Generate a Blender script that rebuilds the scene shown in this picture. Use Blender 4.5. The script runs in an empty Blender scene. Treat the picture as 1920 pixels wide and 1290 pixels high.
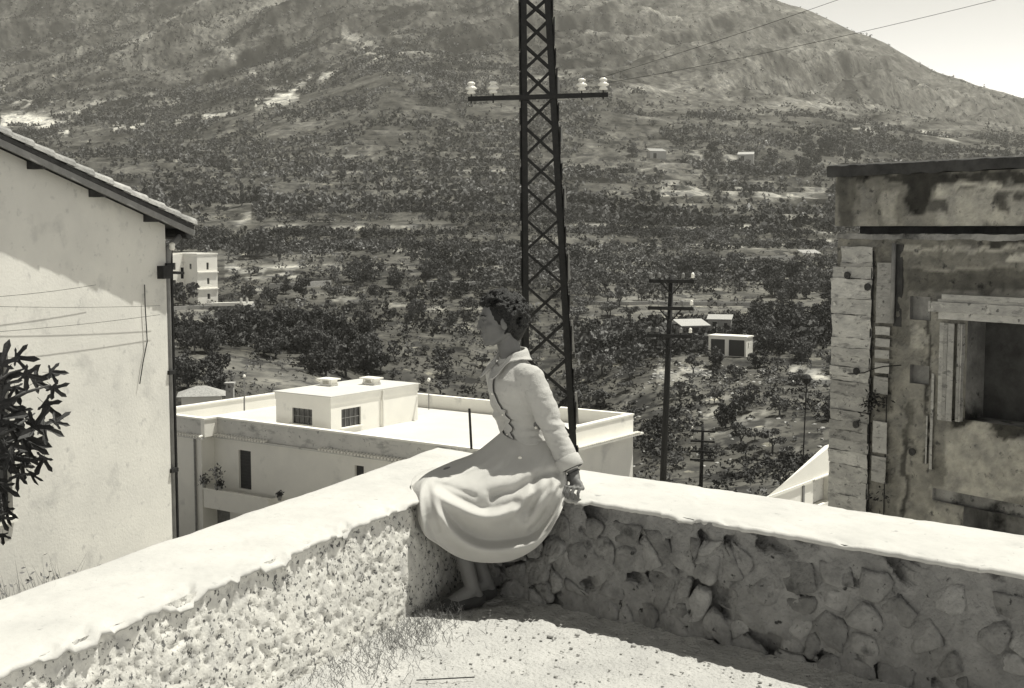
import bpy, bmesh, math, random
import numpy as np
from mathutils import Vector, Matrix
from mathutils.bvhtree import BVHTree

S = bpy.context.scene
COL = S.collection
rnd = random.Random(7)

# ---------------------------------------------------------------- camera
EYE = 1.72
FPX = 2400.0                       # focal length in photo pixels (photo is 1920 wide)
PITCH = math.atan((645 - 430) / FPX)
CP, SP = math.cos(PITCH), math.sin(PITCH)
cam_data = bpy.data.cameras.new('camera')
cam_data.sensor_width = 36.0
cam_data.lens = FPX / 1920 * 36.0
cam_data.clip_start = 0.05
cam_data.clip_end = 9000
cam = bpy.data.objects.new('camera', cam_data)
COL.objects.link(cam)
cam.location = (0, 0, EYE)
cam.rotation_euler = (math.pi / 2 - PITCH, 0, 0)
S.camera = cam

# ---------------------------------------------------------------- sky, sun, exposure
SUN_DIR = Vector((0.34, 0.14, 1.0)).normalized()
SUN_EL = math.asin(SUN_DIR.z)
world = bpy.data.worlds.new('World')
S.world = world
world.use_nodes = True
wn, wl = world.node_tree.nodes, world.node_tree.links
wn.clear()
w_out = wn.new('ShaderNodeOutputWorld')
w_bg = wn.new('ShaderNodeBackground')
w_sky = wn.new('ShaderNodeTexSky')
w_sky.sky_type = 'NISHITA'
w_sky.sun_disc = False
w_sky.sun_elevation = SUN_EL
w_sky.sun_rotation = math.atan2(SUN_DIR.x, SUN_DIR.y)
w_sky.air_density = 1.0
w_sky.dust_density = 0.3
w_sep = wn.new('ShaderNodeSeparateColor')       # black-and-white film behind a red filter: blue sky records dark
w_bw = wn.new('ShaderNodeMath')
w_bw.operation = 'POWER'
w_bw.inputs[1].default_value = 1.65
w_mul = wn.new('ShaderNodeMixRGB')
w_mul.blend_type = 'MULTIPLY'
w_mul.inputs[0].default_value = 1.0
w_mul.inputs[2].default_value = (1.0, 0.983, 0.925, 1)
w_bg.inputs[1].default_value = 0.088
wl.new(w_sky.outputs[0], w_sep.inputs[0])
wl.new(w_sep.outputs[0], w_bw.inputs[0])
wl.new(w_bw.outputs[0], w_mul.inputs[1])
wl.new(w_mul.outputs[0], w_bg.inputs[0])
wl.new(w_bg.outputs[0], w_out.inputs[0])

sun_data = bpy.data.lights.new('sun', 'SUN')
sun_data.energy = 4.8
sun_data.angle = math.radians(0.53)
sun_data.color = (1.0, 0.978, 0.88)
sun = bpy.data.objects.new('sun', sun_data)
COL.objects.link(sun)
sun.rotation_euler = SUN_DIR.to_track_quat('Z', 'Y').to_euler()

S.view_settings.view_transform = 'Standard'
S.view_settings.look = 'None'
S.view_settings.exposure = 0.42
S.view_settings.gamma = 1.0
S.view_settings.use_curve_mapping = False
S.render.engine = 'CYCLES'
S.cycles.max_bounces = 6
S.cycles.volume_bounces = 0


# ---------------------------------------------------------------- geometry helpers
def W(px, py, Y):
    """world point seen at photo pixel (px, py) at world depth Y"""
    u = -(py - 645) / FPX
    r = (px - 960) / FPX
    d = Vector((r, CP + u * SP, -SP + u * CP))
    t = Y / d.y
    return Vector((d.x * t, Y, EYE + d.z * t))


def zat(py, Y):
    return W(960, py, Y).z


def px_of(x, y, z):
    """photo pixel of world points (arrays)"""
    fw = y * CP - (z - EYE) * SP
    up = y * SP + (z - EYE) * CP
    return 960 + x / fw * FPX, 645 - up / fw * FPX


def _hash(ix, iy, iz, seed):
    h = (ix * 374761393 + iy * 668265263 + iz * 2147483647 + seed * 1274126177) & 0xFFFFFFFF
    h = ((h ^ (h >> 13)) * 1274126177) & 0xFFFFFFFF
    h = (h ^ (h >> 16)) & 0xFFFFFFFF
    return h.astype(np.float64) / 4294967295.0


def vnoise(p, seed=0):
    p = np.asarray(p, dtype=np.float64)
    i = np.floor(p).astype(np.int64)
    f = p - i
    f = f * f * (3 - 2 * f)
    out = 0
    for dx in (0, 1):
        wx = f[..., 0] if dx else 1 - f[..., 0]
        for dy in (0, 1):
            wy = f[..., 1] if dy else 1 - f[..., 1]
            for dz in (0, 1):
                wz = f[..., 2] if dz else 1 - f[..., 2]
                out = out + wx * wy * wz * _hash(i[..., 0] + dx, i[..., 1] + dy, i[..., 2] + dz, seed)
    return out


def fbm(p, octaves=4, seed=0, gain=0.5):
    p = np.asarray(p, dtype=np.float64)
    s, a, t = 0, 1.0, 0
    for k in range(octaves):
        s = s + a * vnoise(p * (2.03 ** k) + 17.3 * k, seed + k)
        t += a
        a *= gain
    return s / t


def P3(a, b, c=0.0):
    a, b, c = np.broadcast_arrays(np.asarray(a, float), np.asarray(b, float), np.asarray(c, float))
    return np.stack([a, b, c], -1)


def sstep(a, b, x):
    t = np.clip((x - a) / (b - a), 0, 1)
    return t * t * (3 - 2 * t)


class MB:
    """collects shapes and links them as ONE mesh object"""
    def __init__(self):
        self.v, self.f = [], []

    def add(self, vs, fs):
        n = len(self.v)
        self.v.extend([tuple(q) for q in vs])
        self.f.extend([tuple(i + n for i in q) for q in fs])
        return self

    def box(self, x0, x1, y0, y1, z0, z1, M=None):
        vs = [Vector(q) for q in ((x0, y0, z0), (x1, y0, z0), (x1, y1, z0), (x0, y1, z0),
                                  (x0, y0, z1), (x1, y0, z1), (x1, y1, z1), (x0, y1, z1))]
        if M is not None:
            vs = [M @ q for q in vs]
        return self.add(vs, [(0, 3, 2, 1), (4, 5, 6, 7), (0, 1, 5, 4), (1, 2, 6, 5), (2, 3, 7, 6), (3, 0, 4, 7)])

    def bar(self, p0, p1, w, h, up=(0, 0, 1)):
        p0, p1 = Vector(p0), Vector(p1)
        d = (p1 - p0).normalized()
        s = d.cross(Vector(up))
        if s.length < 1e-4:
            s = d.cross(Vector((0, 1, 0)))
        s.normalize()
        u = s.cross(d)
        vs = []
        for p in (p0, p1):
            for a, b in ((-1, -1), (1, -1), (1, 1), (-1, 1)):
                vs.append(p + s * a * w / 2 + u * b * h / 2)
        return self.add(vs, [(0, 1, 2, 3), (7, 6, 5, 4), (0, 4, 5, 1), (1, 5, 6, 2), (2, 6, 7, 3), (3, 7, 4, 0)])

    def tube(self, pts, rad, n=8, caps=True):
        pts = [Vector(p) for p in pts]
        if not hasattr(rad, '__len__'):
            rad = [rad] * len(pts)
        vs, fs = [], []
        ref = None
        for i, p in enumerate(pts):
            d = (pts[min(i + 1, len(pts) - 1)] - pts[max(i - 1, 0)]).normalized()
            if ref is None:
                ref = d.orthogonal().normalized()
            s = (ref - d * ref.dot(d))
            s = s.normalized() if s.length > 1e-5 else d.orthogonal().normalized()
            ref = s
            t = d.cross(s)
            for k in range(n):
                a = 2 * math.pi * k / n
                vs.append(p + (s * math.cos(a) + t * math.sin(a)) * rad[i])
        for i in range(len(pts) - 1):
            for k in range(n):
                fs.append((i * n + k, i * n + (k + 1) % n, (i + 1) * n + (k + 1) % n, (i + 1) * n + k))
        if caps:
            fs.append(tuple(range(n - 1, -1, -1)))
            fs.append(tuple((len(pts) - 1) * n + k for k in range(n)))
        return self.add(vs, fs)

    def lathe(self, base, prof, n=12, M=None):
        """prof: list of (r, z)"""
        base = Vector(base)
        vs, fs = [], []
        for r, z in prof:
            for k in range(n):
                a = 2 * math.pi * k / n
                q = Vector((r * math.cos(a), r * math.sin(a), z))
                if M is not None:
                    q = M @ q
                vs.append(base + q)
        for i in range(len(prof) - 1):
            for k in range(n):
                fs.append((i * n + k, i * n + (k + 1) % n, (i + 1) * n + (k + 1) % n, (i + 1) * n + k))
        fs.append(tuple(range(n - 1, -1, -1)))
        fs.append(tuple((len(prof) - 1) * n + k for k in range(n)))
        return self.add(vs, fs)

    def ell(self, c, r, R=None, sub=2):
        vs, fs = ico(sub)
        c = Vector(c)
        out = []
        for q in vs:
            w = Vector((q[0] * r[0], q[1] * r[1], q[2] * r[2]))
            if R is not None:
                w = R @ w
            out.append(c + w)
        return self.add(out, fs)

    def prism(self, pts, off):
        """closed polygon pts extruded by vector off"""
        n = len(pts)
        off = Vector(off)
        a = [Vector(p) for p in pts]
        b = [p + off for p in a]
        return self.add(a + b, [tuple(range(n - 1, -1, -1)), tuple(range(n, 2 * n))] +
                        [(i, (i + 1) % n, n + (i + 1) % n, n + i) for i in range(n)])

    def build(self, name, m, parent=None, smooth=False, fix=True):
        me = bpy.data.meshes.new(name)
        me.from_pydata([tuple(q) for q in self.v], [], self.f)
        if fix:
            b = bmesh.new()
            b.from_mesh(me)
            bmesh.ops.recalc_face_normals(b, faces=b.faces)
            b.to_mesh(me)
            b.free()
        me.materials.append(m)
        if smooth:
            me.polygons.foreach_set('use_smooth', [True] * len(me.polygons))
        me.update()
        return link(name, me, parent)


_ico = {}


def ico(sub):
    if sub not in _ico:
        b = bmesh.new()
        bmesh.ops.create_icosphere(b, subdivisions=sub, radius=1.0)
        _ico[sub] = ([tuple(v.co) for v in b.verts], [tuple(v.index for v in f.verts) for f in b.faces])
        b.free()
    return _ico[sub]


_WL = {}          # where each object's origin stands in the world (things are only moved, never turned, before copying)


def link(name, me, parent=None):
    """geometry is given in world space; a part is moved back by where its thing stands"""
    o = bpy.data.objects.new(name, me)
    COL.objects.link(o)
    _WL[o.name] = Vector((0, 0, 0))
    if parent is not None:
        o.parent = parent
        o.location = -_WL.get(parent.name, Vector((0, 0, 0)))
    return o


def tag(o, label=None, cat=None, group=None, kind=None):
    if label:
        o['label'] = label
    if cat:
        o['category'] = cat
    if group:
        o['group'] = group
    if kind:
        o['kind'] = kind
    return o


def thing(name, label, cat, loc=(0, 0, 0), group=None):
    o = bpy.data.objects.new(name, None)
    o.empty_display_size = 0.2
    COL.objects.link(o)
    o.location = loc
    _WL[o.name] = Vector(loc)
    return tag(o, label, cat, group)


def grid_mesh(name, V, m, parent=None, smooth=True, closed=False, flip=False):
    """V: (rows, cols, 3) array -> one mesh"""
    R, C = V.shape[:2]
    idx = np.arange(R * C).reshape(R, C)
    if closed:
        a = idx[:-1, :]; b = np.roll(idx, -1, 1)[:-1, :]; c = np.roll(idx, -1, 1)[1:, :]; d = idx[1:, :]
    else:
        a = idx[:-1, :-1]; b = idx[:-1, 1:]; c = idx[1:, 1:]; d = idx[1:, :-1]
    q = np.stack([a, b, c, d], -1).reshape(-1, 4)
    if flip:
        q = q[:, ::-1]
    me = np_mesh(name, V.reshape(-1, 3), q, m, smooth)
    return link(name, me, parent)


def np_mesh(name, V, Q, m, smooth=False):
    me = bpy.data.meshes.new(name)
    V = np.ascontiguousarray(V, dtype=np.float32)
    Q = np.ascontiguousarray(Q, dtype=np.int32)
    me.vertices.add(len(V))
    me.vertices.foreach_set('co', V.ravel())
    k = Q.shape[1]
    me.loops.add(Q.size)
    me.loops.foreach_set('vertex_index', Q.ravel())
    me.polygons.add(len(Q))
    me.polygons.foreach_set('loop_start', np.arange(0, Q.size, k, dtype=np.int32))
    me.polygons.foreach_set('loop_total', np.full(len(Q), k, dtype=np.int32))
    me.polygons.foreach_set('use_smooth', np.full(len(Q), smooth))
    me.materials.append(m)
    me.update(calc_edges=True)
    return me


def set_col(me, arr, name='tone'):
    a = me.color_attributes.new(name, 'FLOAT_COLOR', 'POINT')
    c = np.ones((len(arr), 4), dtype=np.float32)
    c[:, 0] = c[:, 1] = c[:, 2] = arr
    a.data.foreach_set('color', c.ravel())


# ---------------------------------------------------------------- materials (warm greys: the photograph is monochrome)
def warm(v):
    return (v, v * (1.0 - .025 * v), v * (1.0 - .11 * v), 1)


def mat(name, lo, hi, scale=4.0, detail=6, rough=0.9, bump=0.0, bscale=60, rnd_amt=0.0, attr=None,
        stain=None, stretch=(1, 1, 1), spec=0.2, metal=0.0, contrast=(0.3, 0.7)):
    """noise-mixed grey; stain=(value, scale, threshold, softness[, stretch]) adds a second blotch layer"""
    m = bpy.data.materials.new(name)
    m.use_nodes = True
    n, l = m.node_tree.nodes, m.node_tree.links
    bs = n['Principled BSDF']
    bs.inputs['Roughness'].default_value = rough
    bs.inputs['Specular IOR Level'].default_value = spec
    bs.inputs['Metallic'].default_value = metal
    tc = n.new('ShaderNodeTexCoord')
    mp = n.new('ShaderNodeMapping')
    mp.inputs['Scale'].default_value = stretch
    l.new(tc.outputs['Object'], mp.inputs[0])
    nz = n.new('ShaderNodeTexNoise')
    nz.inputs['Scale'].default_value = scale
    nz.inputs['Detail'].default_value = detail
    nz.inputs['Roughness'].default_value = 0.62
    l.new(mp.outputs[0], nz.inputs['Vector'])
    rp = n.new('ShaderNodeValToRGB')
    rp.color_ramp.elements[0].position = contrast[0]
    rp.color_ramp.elements[1].position = contrast[1]
    rp.color_ramp.elements[0].color = warm(lo)
    rp.color_ramp.elements[1].color = warm(hi)
    l.new(nz.outputs['Fac'], rp.inputs[0])
    col = rp.outputs[0]
    if stain:
        lst = stain if isinstance(stain, list) else [stain]
        for st in lst:
            mp2 = n.new('ShaderNodeMapping')
            mp2.inputs['Scale'].default_value = st[4] if len(st) > 4 else (1, 1, 1)
            l.new(tc.outputs['Object'], mp2.inputs[0])
            n2 = n.new('ShaderNodeTexNoise')
            n2.inputs['Scale'].default_value = st[1]
            n2.inputs['Detail'].default_value = 8
            n2.inputs['Roughness'].default_value = 0.6
            l.new(mp2.outputs[0], n2.inputs['Vector'])
            mr = n.new('ShaderNodeMapRange')
            mr.inputs[1].default_value = st[2]
            mr.inputs[2].default_value = st[2] + st[3]
            l.new(n2.outputs['Fac'], mr.inputs[0])
            mx = n.new('ShaderNodeMixRGB')
            l.new(mr.outputs[0], mx.inputs[0])
            l.new(col, mx.inputs[1])
            mx.inputs[2].default_value = warm(st[0])
            col = mx.outputs[0]
    if attr:
        at = n.new('ShaderNodeAttribute')
        at.attribute_name = attr
        mx = n.new('ShaderNodeMixRGB')
        mx.blend_type = 'MULTIPLY'
        mx.inputs[0].default_value = 1
        l.new(col, mx.inputs[1])
        l.new(at.outputs['Color'], mx.inputs[2])
        col = mx.outputs[0]
    if rnd_amt:
        oi = n.new('ShaderNodeObjectInfo')
        mr = n.new('ShaderNodeMapRange')
        mr.inputs[3].default_value = 1 - rnd_amt
        mr.inputs[4].default_value = 1 + rnd_amt
        l.new(oi.outputs['Random'], mr.inputs[0])
        mx = n.new('ShaderNodeVectorMath')
        mx.operation = 'SCALE'
        l.new(col, mx.inputs[0])
        l.new(mr.outputs[0], mx.inputs['Scale'])
        col = mx.outputs[0]
    l.new(col, bs.inputs['Base Color'])
    if bump:
        nb = n.new('ShaderNodeTexNoise')
        nb.inputs['Scale'].default_value = bscale
        nb.inputs['Detail'].default_value = 6
        l.new(mp.outputs[0], nb.inputs['Vector'])
        bp = n.new('ShaderNodeBump')
        bp.inputs['Strength'].default_value = bump
        bp.inputs['Distance'].default_value = 0.02
        l.new(nb.outputs['Fac'], bp.inputs['Height'])
        l.new(bp.outputs[0], bs.inputs['Normal'])
    return m


M = {}
M['coping'] = mat('lime_washed_coping', .43, .53, 3, rough=.95, bump=.25, bscale=25,
                  stain=[(.40, 4, .60, .12), (.30, 14, .66, .06), (.18, 55, .70, .04)])
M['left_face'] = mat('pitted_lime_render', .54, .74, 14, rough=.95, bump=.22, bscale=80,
                     stain=[(.44, 9, .56, .14), (.13, 48, .575, .035), (.16, 22, .63, .04)])  # fine dark spots put the shade of the pits into the colour
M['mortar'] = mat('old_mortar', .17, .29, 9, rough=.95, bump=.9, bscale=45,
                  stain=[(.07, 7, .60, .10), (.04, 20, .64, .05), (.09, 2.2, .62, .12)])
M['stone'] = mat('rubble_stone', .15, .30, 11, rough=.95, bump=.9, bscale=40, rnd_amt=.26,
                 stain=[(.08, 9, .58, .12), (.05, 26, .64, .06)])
M['terrace'] = mat('gritty_terrace', .36, .49, 2.5, rough=.95, bump=.9, bscale=55,
                   stain=[(.16, 70, .62, .05), (.34, 6, .66, .12)])
M['pebble'] = mat('pebble', .25, .6, 20, rnd_amt=.3)
M['house_wall'] = mat('pale_house_plaster', .60, .72, 1.2, rough=.95, bump=.15, bscale=30,
                      stain=[(.50, 2.2, .56, .16), (.52, 9, .60, .1), (.45, 30, .70, .06)])
M['roof_tile'] = mat('weathered_tile', .22, .42, 7, rough=.9, bump=.5, bscale=40, rnd_amt=.2)
M['dark_wood'] = mat('dark_wood', .03, .07, 10, rough=.8, bump=.3)
M['white_wall'] = mat('whitewash', .76, .84, .6, rough=.95, bump=.08, bscale=8, stain=[(.6, .8, .62, .1)])
M['roof_deck'] = mat('white_roof_deck', .50, .58, .35, rough=.95, stain=[(.55, .5, .62, .08), (.5, 2.5, .68, .05)])
M['beige_wall'] = mat('beige_wall', .72, .80, .7, rough=.95, bump=.1, bscale=8,
                      stain=[(.58, .5, .60, .12), (.62, 5, .68, .05)])
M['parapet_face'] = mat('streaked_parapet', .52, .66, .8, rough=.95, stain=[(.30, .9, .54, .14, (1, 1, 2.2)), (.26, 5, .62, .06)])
M['shutter'] = mat('dark_shutter', .03, .05, 8, rough=.6)
M['glass'] = mat('window_glass', .03, .06, 3, rough=.15, spec=.5)
M['iron'] = mat('dark_iron', .010, .022, 12, rough=.65, spec=.3, bump=.2)
M['iron_lit'] = mat('sunlit_iron', .35, .45, 6, rough=.5)  # pale copy of the iron for the pylon's sunlit edge
M['porcelain'] = mat('white_porcelain', .80, .85, 5, rough=.15, spec=.5)
M['pole_wood'] = mat('tarred_pole', .012, .03, 4, rough=.8, stretch=(1, 1, .1))
M['wire'] = mat('wire', .03, .05, 3)
M['pipe'] = mat('grey_pipe', .16, .26, 6, rough=.6)
M['ruin'] = mat('stained_old_plaster', .13, .34, 1.6, rough=.95, bump=.6, bscale=18, contrast=(.35, .62),
                stain=[(.035, 1.1, .57, .10), (.07, 4.5, .60, .07), (.05, 16, .66, .05)])
M['ruin_light'] = mat('rough_pale_plaster', .30, .44, 4, rough=.95, bump=.7, bscale=35,
                      stain=[(.20, 3, .58, .12), (.10, 14, .68, .06)])
M['ashlar'] = mat('worn_limestone', .30, .46, 5, rough=.95, bump=.9, bscale=16, stretch=(1, 1, 1.7), rnd_amt=.25,
                  stain=[(.20, 5, .56, .10, (1, 1, 3)), (.12, 12, .62, .06), (.5, 9, .62, .05)])
M['ruin_dark'] = mat('dark_stone_and_shade', .03, .07, 5, rough=.95, bump=.6, bscale=25)  # dark stone, and dark stand-in for shade in recess, window and holes
M['soil'] = mat('dry_soil', .10, .2, 3)
M['skirt'] = mat('pale_wool_skirt', .46, .52, 6, rough=.95, bump=.25, bscale=260, spec=.1)
M['jacket'] = mat('pale_wool_jacket', .42, .49, 8, rough=.95, bump=.35, bscale=240, spec=.1, stain=[(.34, 40, .6, .15)])
M['seam'] = mat('dark_seam', .05, .07, 20)
M['skin'] = mat('skin', .125, .155, 12, rough=.55, spec=.3)
M['skin_dark'] = mat('lips', .12, .14, 12, rough=.5)
M['hair'] = mat('black_curly_hair', .005, .014, 50, rough=.45, spec=.35, bump=.6, bscale=160)
M['eye'] = mat('eye', .10, .14, 5, rough=.3)
M['shoe'] = mat('dark_shoe', .03, .05, 5, rough=.4)
M['bracelet'] = mat('bracelet', .05, .07, 5, rough=.3)
M['fig_leaf'] = mat('fig_leaf', .020, .060, 14, rough=.5, spec=.3, bump=.3, bscale=60, rnd_amt=.35)
M['bark'] = mat('bark', .06, .12, 14, rough=.9, bump=.6)
M['leaf'] = mat('tree_leaf', .045, .115, .8, rough=.8, rnd_amt=.4, spec=.05)
M['leaf_olive'] = mat('olive_leaf', .090, .175, .8, rough=.8, rnd_amt=.35, spec=.05)
M['leaf_far'] = mat('far_scrub', .048, .125, .03, rough=.9, spec=.0, contrast=(.4, .6), attr='tone')
M['weed'] = mat('weed', .13, .26, 8)
M['ruin_tone'] = mat('patched_old_plaster', .72, 1.30, 5, rough=.95, bump=.8, bscale=30, attr='tone', stain=[(.30, 7, .60, .10), (.25, 22, .66, .06)])
M['hill'] = mat('hillside_ground', .48, 1.18, .17, detail=10, rough=1, spec=0, attr='tone', contrast=(.34, .66),
                stain=[(.34, .13, .545, .05), (.40, .6, .57, .05), (1.7, .21, .635, .03)],
                bump=1.0, bscale=.12)

# ================================================================ THE SETTING: hillside
_D = np.array([2, 5, 8, 14, 20, 40, 62, 90, 130, 170, 210, 280, 420, 600, 850, 1200, 1500, 1900, 2300, 3000, 4200], float)
_cols = {   # photo column -> height of the land (m) near by, then photo row of the land for the far distances
    -2500: ([-.3, -.25, -.8, -3, -5, -9, -14, -17, -20], [694, 630, 570, 465, 400, 320, 262, 200, 60, -250]),
    0:     ([-.3, -.25, -.8, -3, -5, -10, -15, -18.5, -20], [694, 627, 565, 462, 392, 312, 236, 150, 10, -320]),
    300:   ([-.3, -.6, -1.0, -3.2, -5, -10, -16, -19, -20.5], [694, 627, 567, 462, 388, 310, 226, 130, -5, -320]),
    560:   ([-.4, -.8, -1.5, -4, -6, -11, -18, -21, -24], [722, 640, 566, 456, 382, 305, 178, 95, -25, -290]),
    730:   ([-.4, -.8, -1.5, -4, -6, -11, -19, -24, -27.5], [800, 680, 566, 452, 378, 300, 132, 65, -40, -260]),
    960:   ([-.4, -.8, -1.5, -4, -6, -11, -19, -24, -29], [850, 700, 566, 450, 375, 298, 176, 90, -15, -190]),
    1280:  ([-.4, -.8, -1.5, -4, -6, -11, -18.5, -21, -23.5], [745, 655, 573, 474, 398, 312, 205, 118, 28, -88]),
    1480:  ([-.4, -.8, -1.5, -4, -6, -11, -18, -20, -22], [718, 640, 570, 480, 408, 325, 222, 145, 68, 14]),
    1600:  ([-.4, -.8, -1.5, -4, -6, -11, -17, -19, -21], [712, 636, 570, 482, 410, 330, 236, 174, 114, 72]),
    1760:  ([-.4, -.8, -1.5, -4, -6, -11, -17, -19, -21], [708, 634, 570, 484, 412, 334, 254, 210, 172, 152]),
    1920:  ([-.4, -.8, -1.5, -4, -6, -11, -16, -18, -20], [704, 632, 570, 486, 414, 338, 272, 240, 216, 202]),
    2300:  ([-.4, -.8, -1.5, -4, -6, -10, -15, -17, -19], [700, 630, 570, 488, 418, 348, 312, 296, 285, 275]),
    4500:  ([-.4, -.8, -1.5, -4, -6, -9, -12, -14, -15], [690, 620, 560, 490, 430, 380, 350, 345, 340, 335]),
}
_cx = np.array(sorted(_cols), float)


def _col_z(c):
    near, rows = _cols[c]
    z = list(near)
    for i, r in enumerate(rows):
        z.append(zat(r, _D[9 + i]))
    z.append(z[-1] - 220)      # beyond the ridge
    z.append(z[-1] - 380)
    return z


_Z = np.array([_col_z(int(c)) for c in _cx])           # (columns, distances)
_lD = np.log(_D)


def _cr(t, y0, y1, y2, y3):
    # monotone-ish cubic through y1,y2
    m1 = (y2 - y0) * 0.5
    m2 = (y3 - y1) * 0.5
    t2, t3 = t * t, t * t * t
    return (2 * t3 - 3 * t2 + 1) * y1 + (t3 - 2 * t2 + t) * m1 + (-2 * t3 + 3 * t2) * y2 + (t3 - t2) * m2


def land_base(px, D):
    px = np.clip(np.asarray(px, float), _cx[0], _cx[-1])
    l = np.clip(np.log(np.asarray(D, float)), _lD[0], _lD[-1] - 1e-9)
    ci = np.clip(np.searchsorted(_cx, px, 'right') - 1, 0, len(_cx) - 2)
    tc = (px - _cx[ci]) / (_cx[ci + 1] - _cx[ci])
    tc = tc * tc * (3 - 2 * tc) * .5 + tc * .5
    di = np.clip(np.searchsorted(_lD, l, 'right') - 1, 0, len(_lD) - 2)
    td = (l - _lD[di]) / (_lD[di + 1] - _lD[di])

    def colv(c):
        g = lambda k: _Z[c, np.clip(k, 0, len(_lD) - 1)]
        return _cr(td, g(di - 1), g(di), g(di + 1), g(di + 2)) * .6 + (g(di) * (1 - td) + g(di + 1) * td) * .4
    return colv(ci) * (1 - tc) + colv(ci + 1) * tc


def land_z(x, y):
    x = np.asarray(x, float); y = np.asarray(y, float)
    px = 960 + x / y * FPX
    z = land_base(px, y)
    # relief: banks and terraces in the valley, gullies on the mountain
    n1 = fbm(P3(x / 28, y / 28), 3, 3) - .5
    z = z + n1 * 3.2 * sstep(60, 200, y) * (1 - sstep(900, 1300, y))
    n2 = fbm(P3(x / 95, y / 95, 5), 4, 9) - .5
    z = z + n2 * 20 * sstep(380, 900, y)
    u = (x * .55 + y * .83)
    v = (x * .83 - y * .55)
    n3 = np.abs(fbm(P3(v / 130, u / 700, 2), 4, 21) - .5) * 2
    n4 = np.abs(fbm(P3(v / 42, u / 260, 7), 4, 31) - .5) * 2
    n5 = np.abs(fbm(P3(v / 17, u / 80, 4), 3, 33) - .5) * 2
    mt = sstep(1180, 1600, y)
    edge = 1 - sstep(1800, 2230, y) * .96
    z = z + mt * edge * (n3 * 62 + n4 * 48 + n5 * 17 - 36)
    # terrace steps on the foothill
    st = sstep(320, 420, y) * (1 - sstep(900, 1200, y))
    h = z / 4.5
    fr = h - np.floor(h)
    z = z + st * 4.5 * .55 * (sstep(.35, .65, fr) - fr)
    return z


NC, NR = 760, 620
_r_in = np.linspace(-.46, .46, 600)
_r = np.concatenate([np.linspace(-.95, -.47, 40), _r_in, np.linspace(.47, .95, 40)])
_rows = np.concatenate([np.linspace(2, 60, 60), np.exp(np.linspace(math.log(61), math.log(420), 170)),
                        np.exp(np.linspace(math.log(423), math.log(2350), 420)), np.linspace(2400, 3000, 10)])
RR, YY = np.meshgrid(_r, _rows)
XX = RR * YY
ZZ = land_z(XX, YY)
HPX, HPY = px_of(XX, YY, ZZ)

# the land's own tones
wp = P3(XX, YY)
n_a = fbm(P3(XX / 60, YY / 60), 5, 40)
n_b = fbm(P3(XX / 14, YY / 14), 4, 41)
n_c = fbm(P3(XX / 240, YY / 240), 3, 42)
n_d = fbm(P3(XX / 5, YY / 9), 3, 46)
tone = np.full(XX.shape, .10)
field = .100 + .07 * (n_a - .5) + .12 * (n_b - .5)
foot = .098 + .14 * (n_a - .5) + .16 * (n_b - .5)
n_e = fbm(P3(XX / 8, YY / 15), 3, 47)
n_f = 1 - 2 * np.abs(fbm(P3((XX * .83 - YY * .55) / 34, (XX * .55 + YY * .83) / 190, 8), 4, 48) - .5)
mount = .088 + .11 * (n_a - .5) + .12 * (n_b - .5) + .05 * (n_c - .5) + .16 * (n_e - .5) + .09 * (n_f - .8)
k1 = sstep(250, 420, YY)
k2 = sstep(1120, 1330, YY)
tone = field * (1 - k1) + foot * k1
tone = tone * (1 - k2) + mount * k2
# paler, rocky right side of the mountain
tone += k2 * sstep(900, 1500, HPX) * .06
# rock streaks running down the mountain
uu = (XX * .55 + YY * .83); vv = (XX * .83 - YY * .55)
stk = fbm(P3(vv / 26, uu / 210, 3), 5, 55)
tone += k2 * (sstep(.60, .74, stk) * .12 - sstep(.52, .36, stk) * .045)
# bare rock band where the mountain meets the foothill
def band(pts, w, amt, thr=.45, seed=60, sc=9):
    global tone
    xs = np.array([p[0] for p in pts], float); ys = np.array([p[1] for p in pts], float)
    yy = np.interp(HPX, xs, ys)
    inside = (HPX > xs[0]) & (HPX < xs[-1])
    k = np.exp(-((HPY - yy) / w) ** 2) * inside
    mk = k > .02
    nn = fbm(P3(XX[mk] / sc, YY[mk] / (sc * 2.2)), 4, seed)
    tone[mk] += k[mk] * sstep(thr, thr + .12, nn) * amt * 1.35
band([(480, 195), (530, 186), (560, 178)], 10, .34, .42, 60)
band([(380, 60), (430, 100), (480, 140), (530, 178), (560, 190)], 10, .22, .50, 61)
band([(540, 180), (570, 150), (620, 140), (650, 110)], 10, .26, .48, 62)
band([(640, 60), (700, 95), (730, 130)], 16, .16, .50, 63)
band([(210, 240), (300, 232), (440, 208)], 6, .30, .50, 64)
band([(0, 228), (40, 222), (80, 232), (128, 241)], 10, .75, .34, 65, 14)
band([(0, 170), (70, 192), (100, 200), (150, 216)], 16, .38, .50, 66)
band([(1240, 370), (1330, 350), (1480, 370), (1600, 380)], 34, .17, .50, 67, 12)
band([(1200, 310), (1300, 290), (1420, 300)], 14, .14, .52, 68, 10)
band([(1580, 245), (1700, 240), (1800, 262)], 8, .22, .52, 69)
band([(1400, 110), (1480, 160), (1560, 190)], 9, .08, .45, 71, 9)
band([(430, 440), (470, 395)], 16, .16, .40, 72)
band([(420, 505), (470, 515), (560, 512)], 12, .20, .42, 73, 4)
band([(1230, 700), (1320, 690), (1560, 705)], 16, .22, .55, 74, 2.5)
band([(1150, 800), (1400, 790), (1500, 860)], 60, .10, .58, 75, 1.6)
band([(400, 330), (700, 322), (960, 320)], 3, .08, .3, 76)
band([(480, 420), (620, 428), (780, 424), (960, 436)], 3, .16, .42, 130, 8)
band([(400, 368), (560, 378), (760, 372), (950, 382)], 3, .12, .42, 131, 10)
band([(430, 300), (600, 290), (800, 300), (950, 292)], 3, .10, .42, 132, 12)
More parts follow.
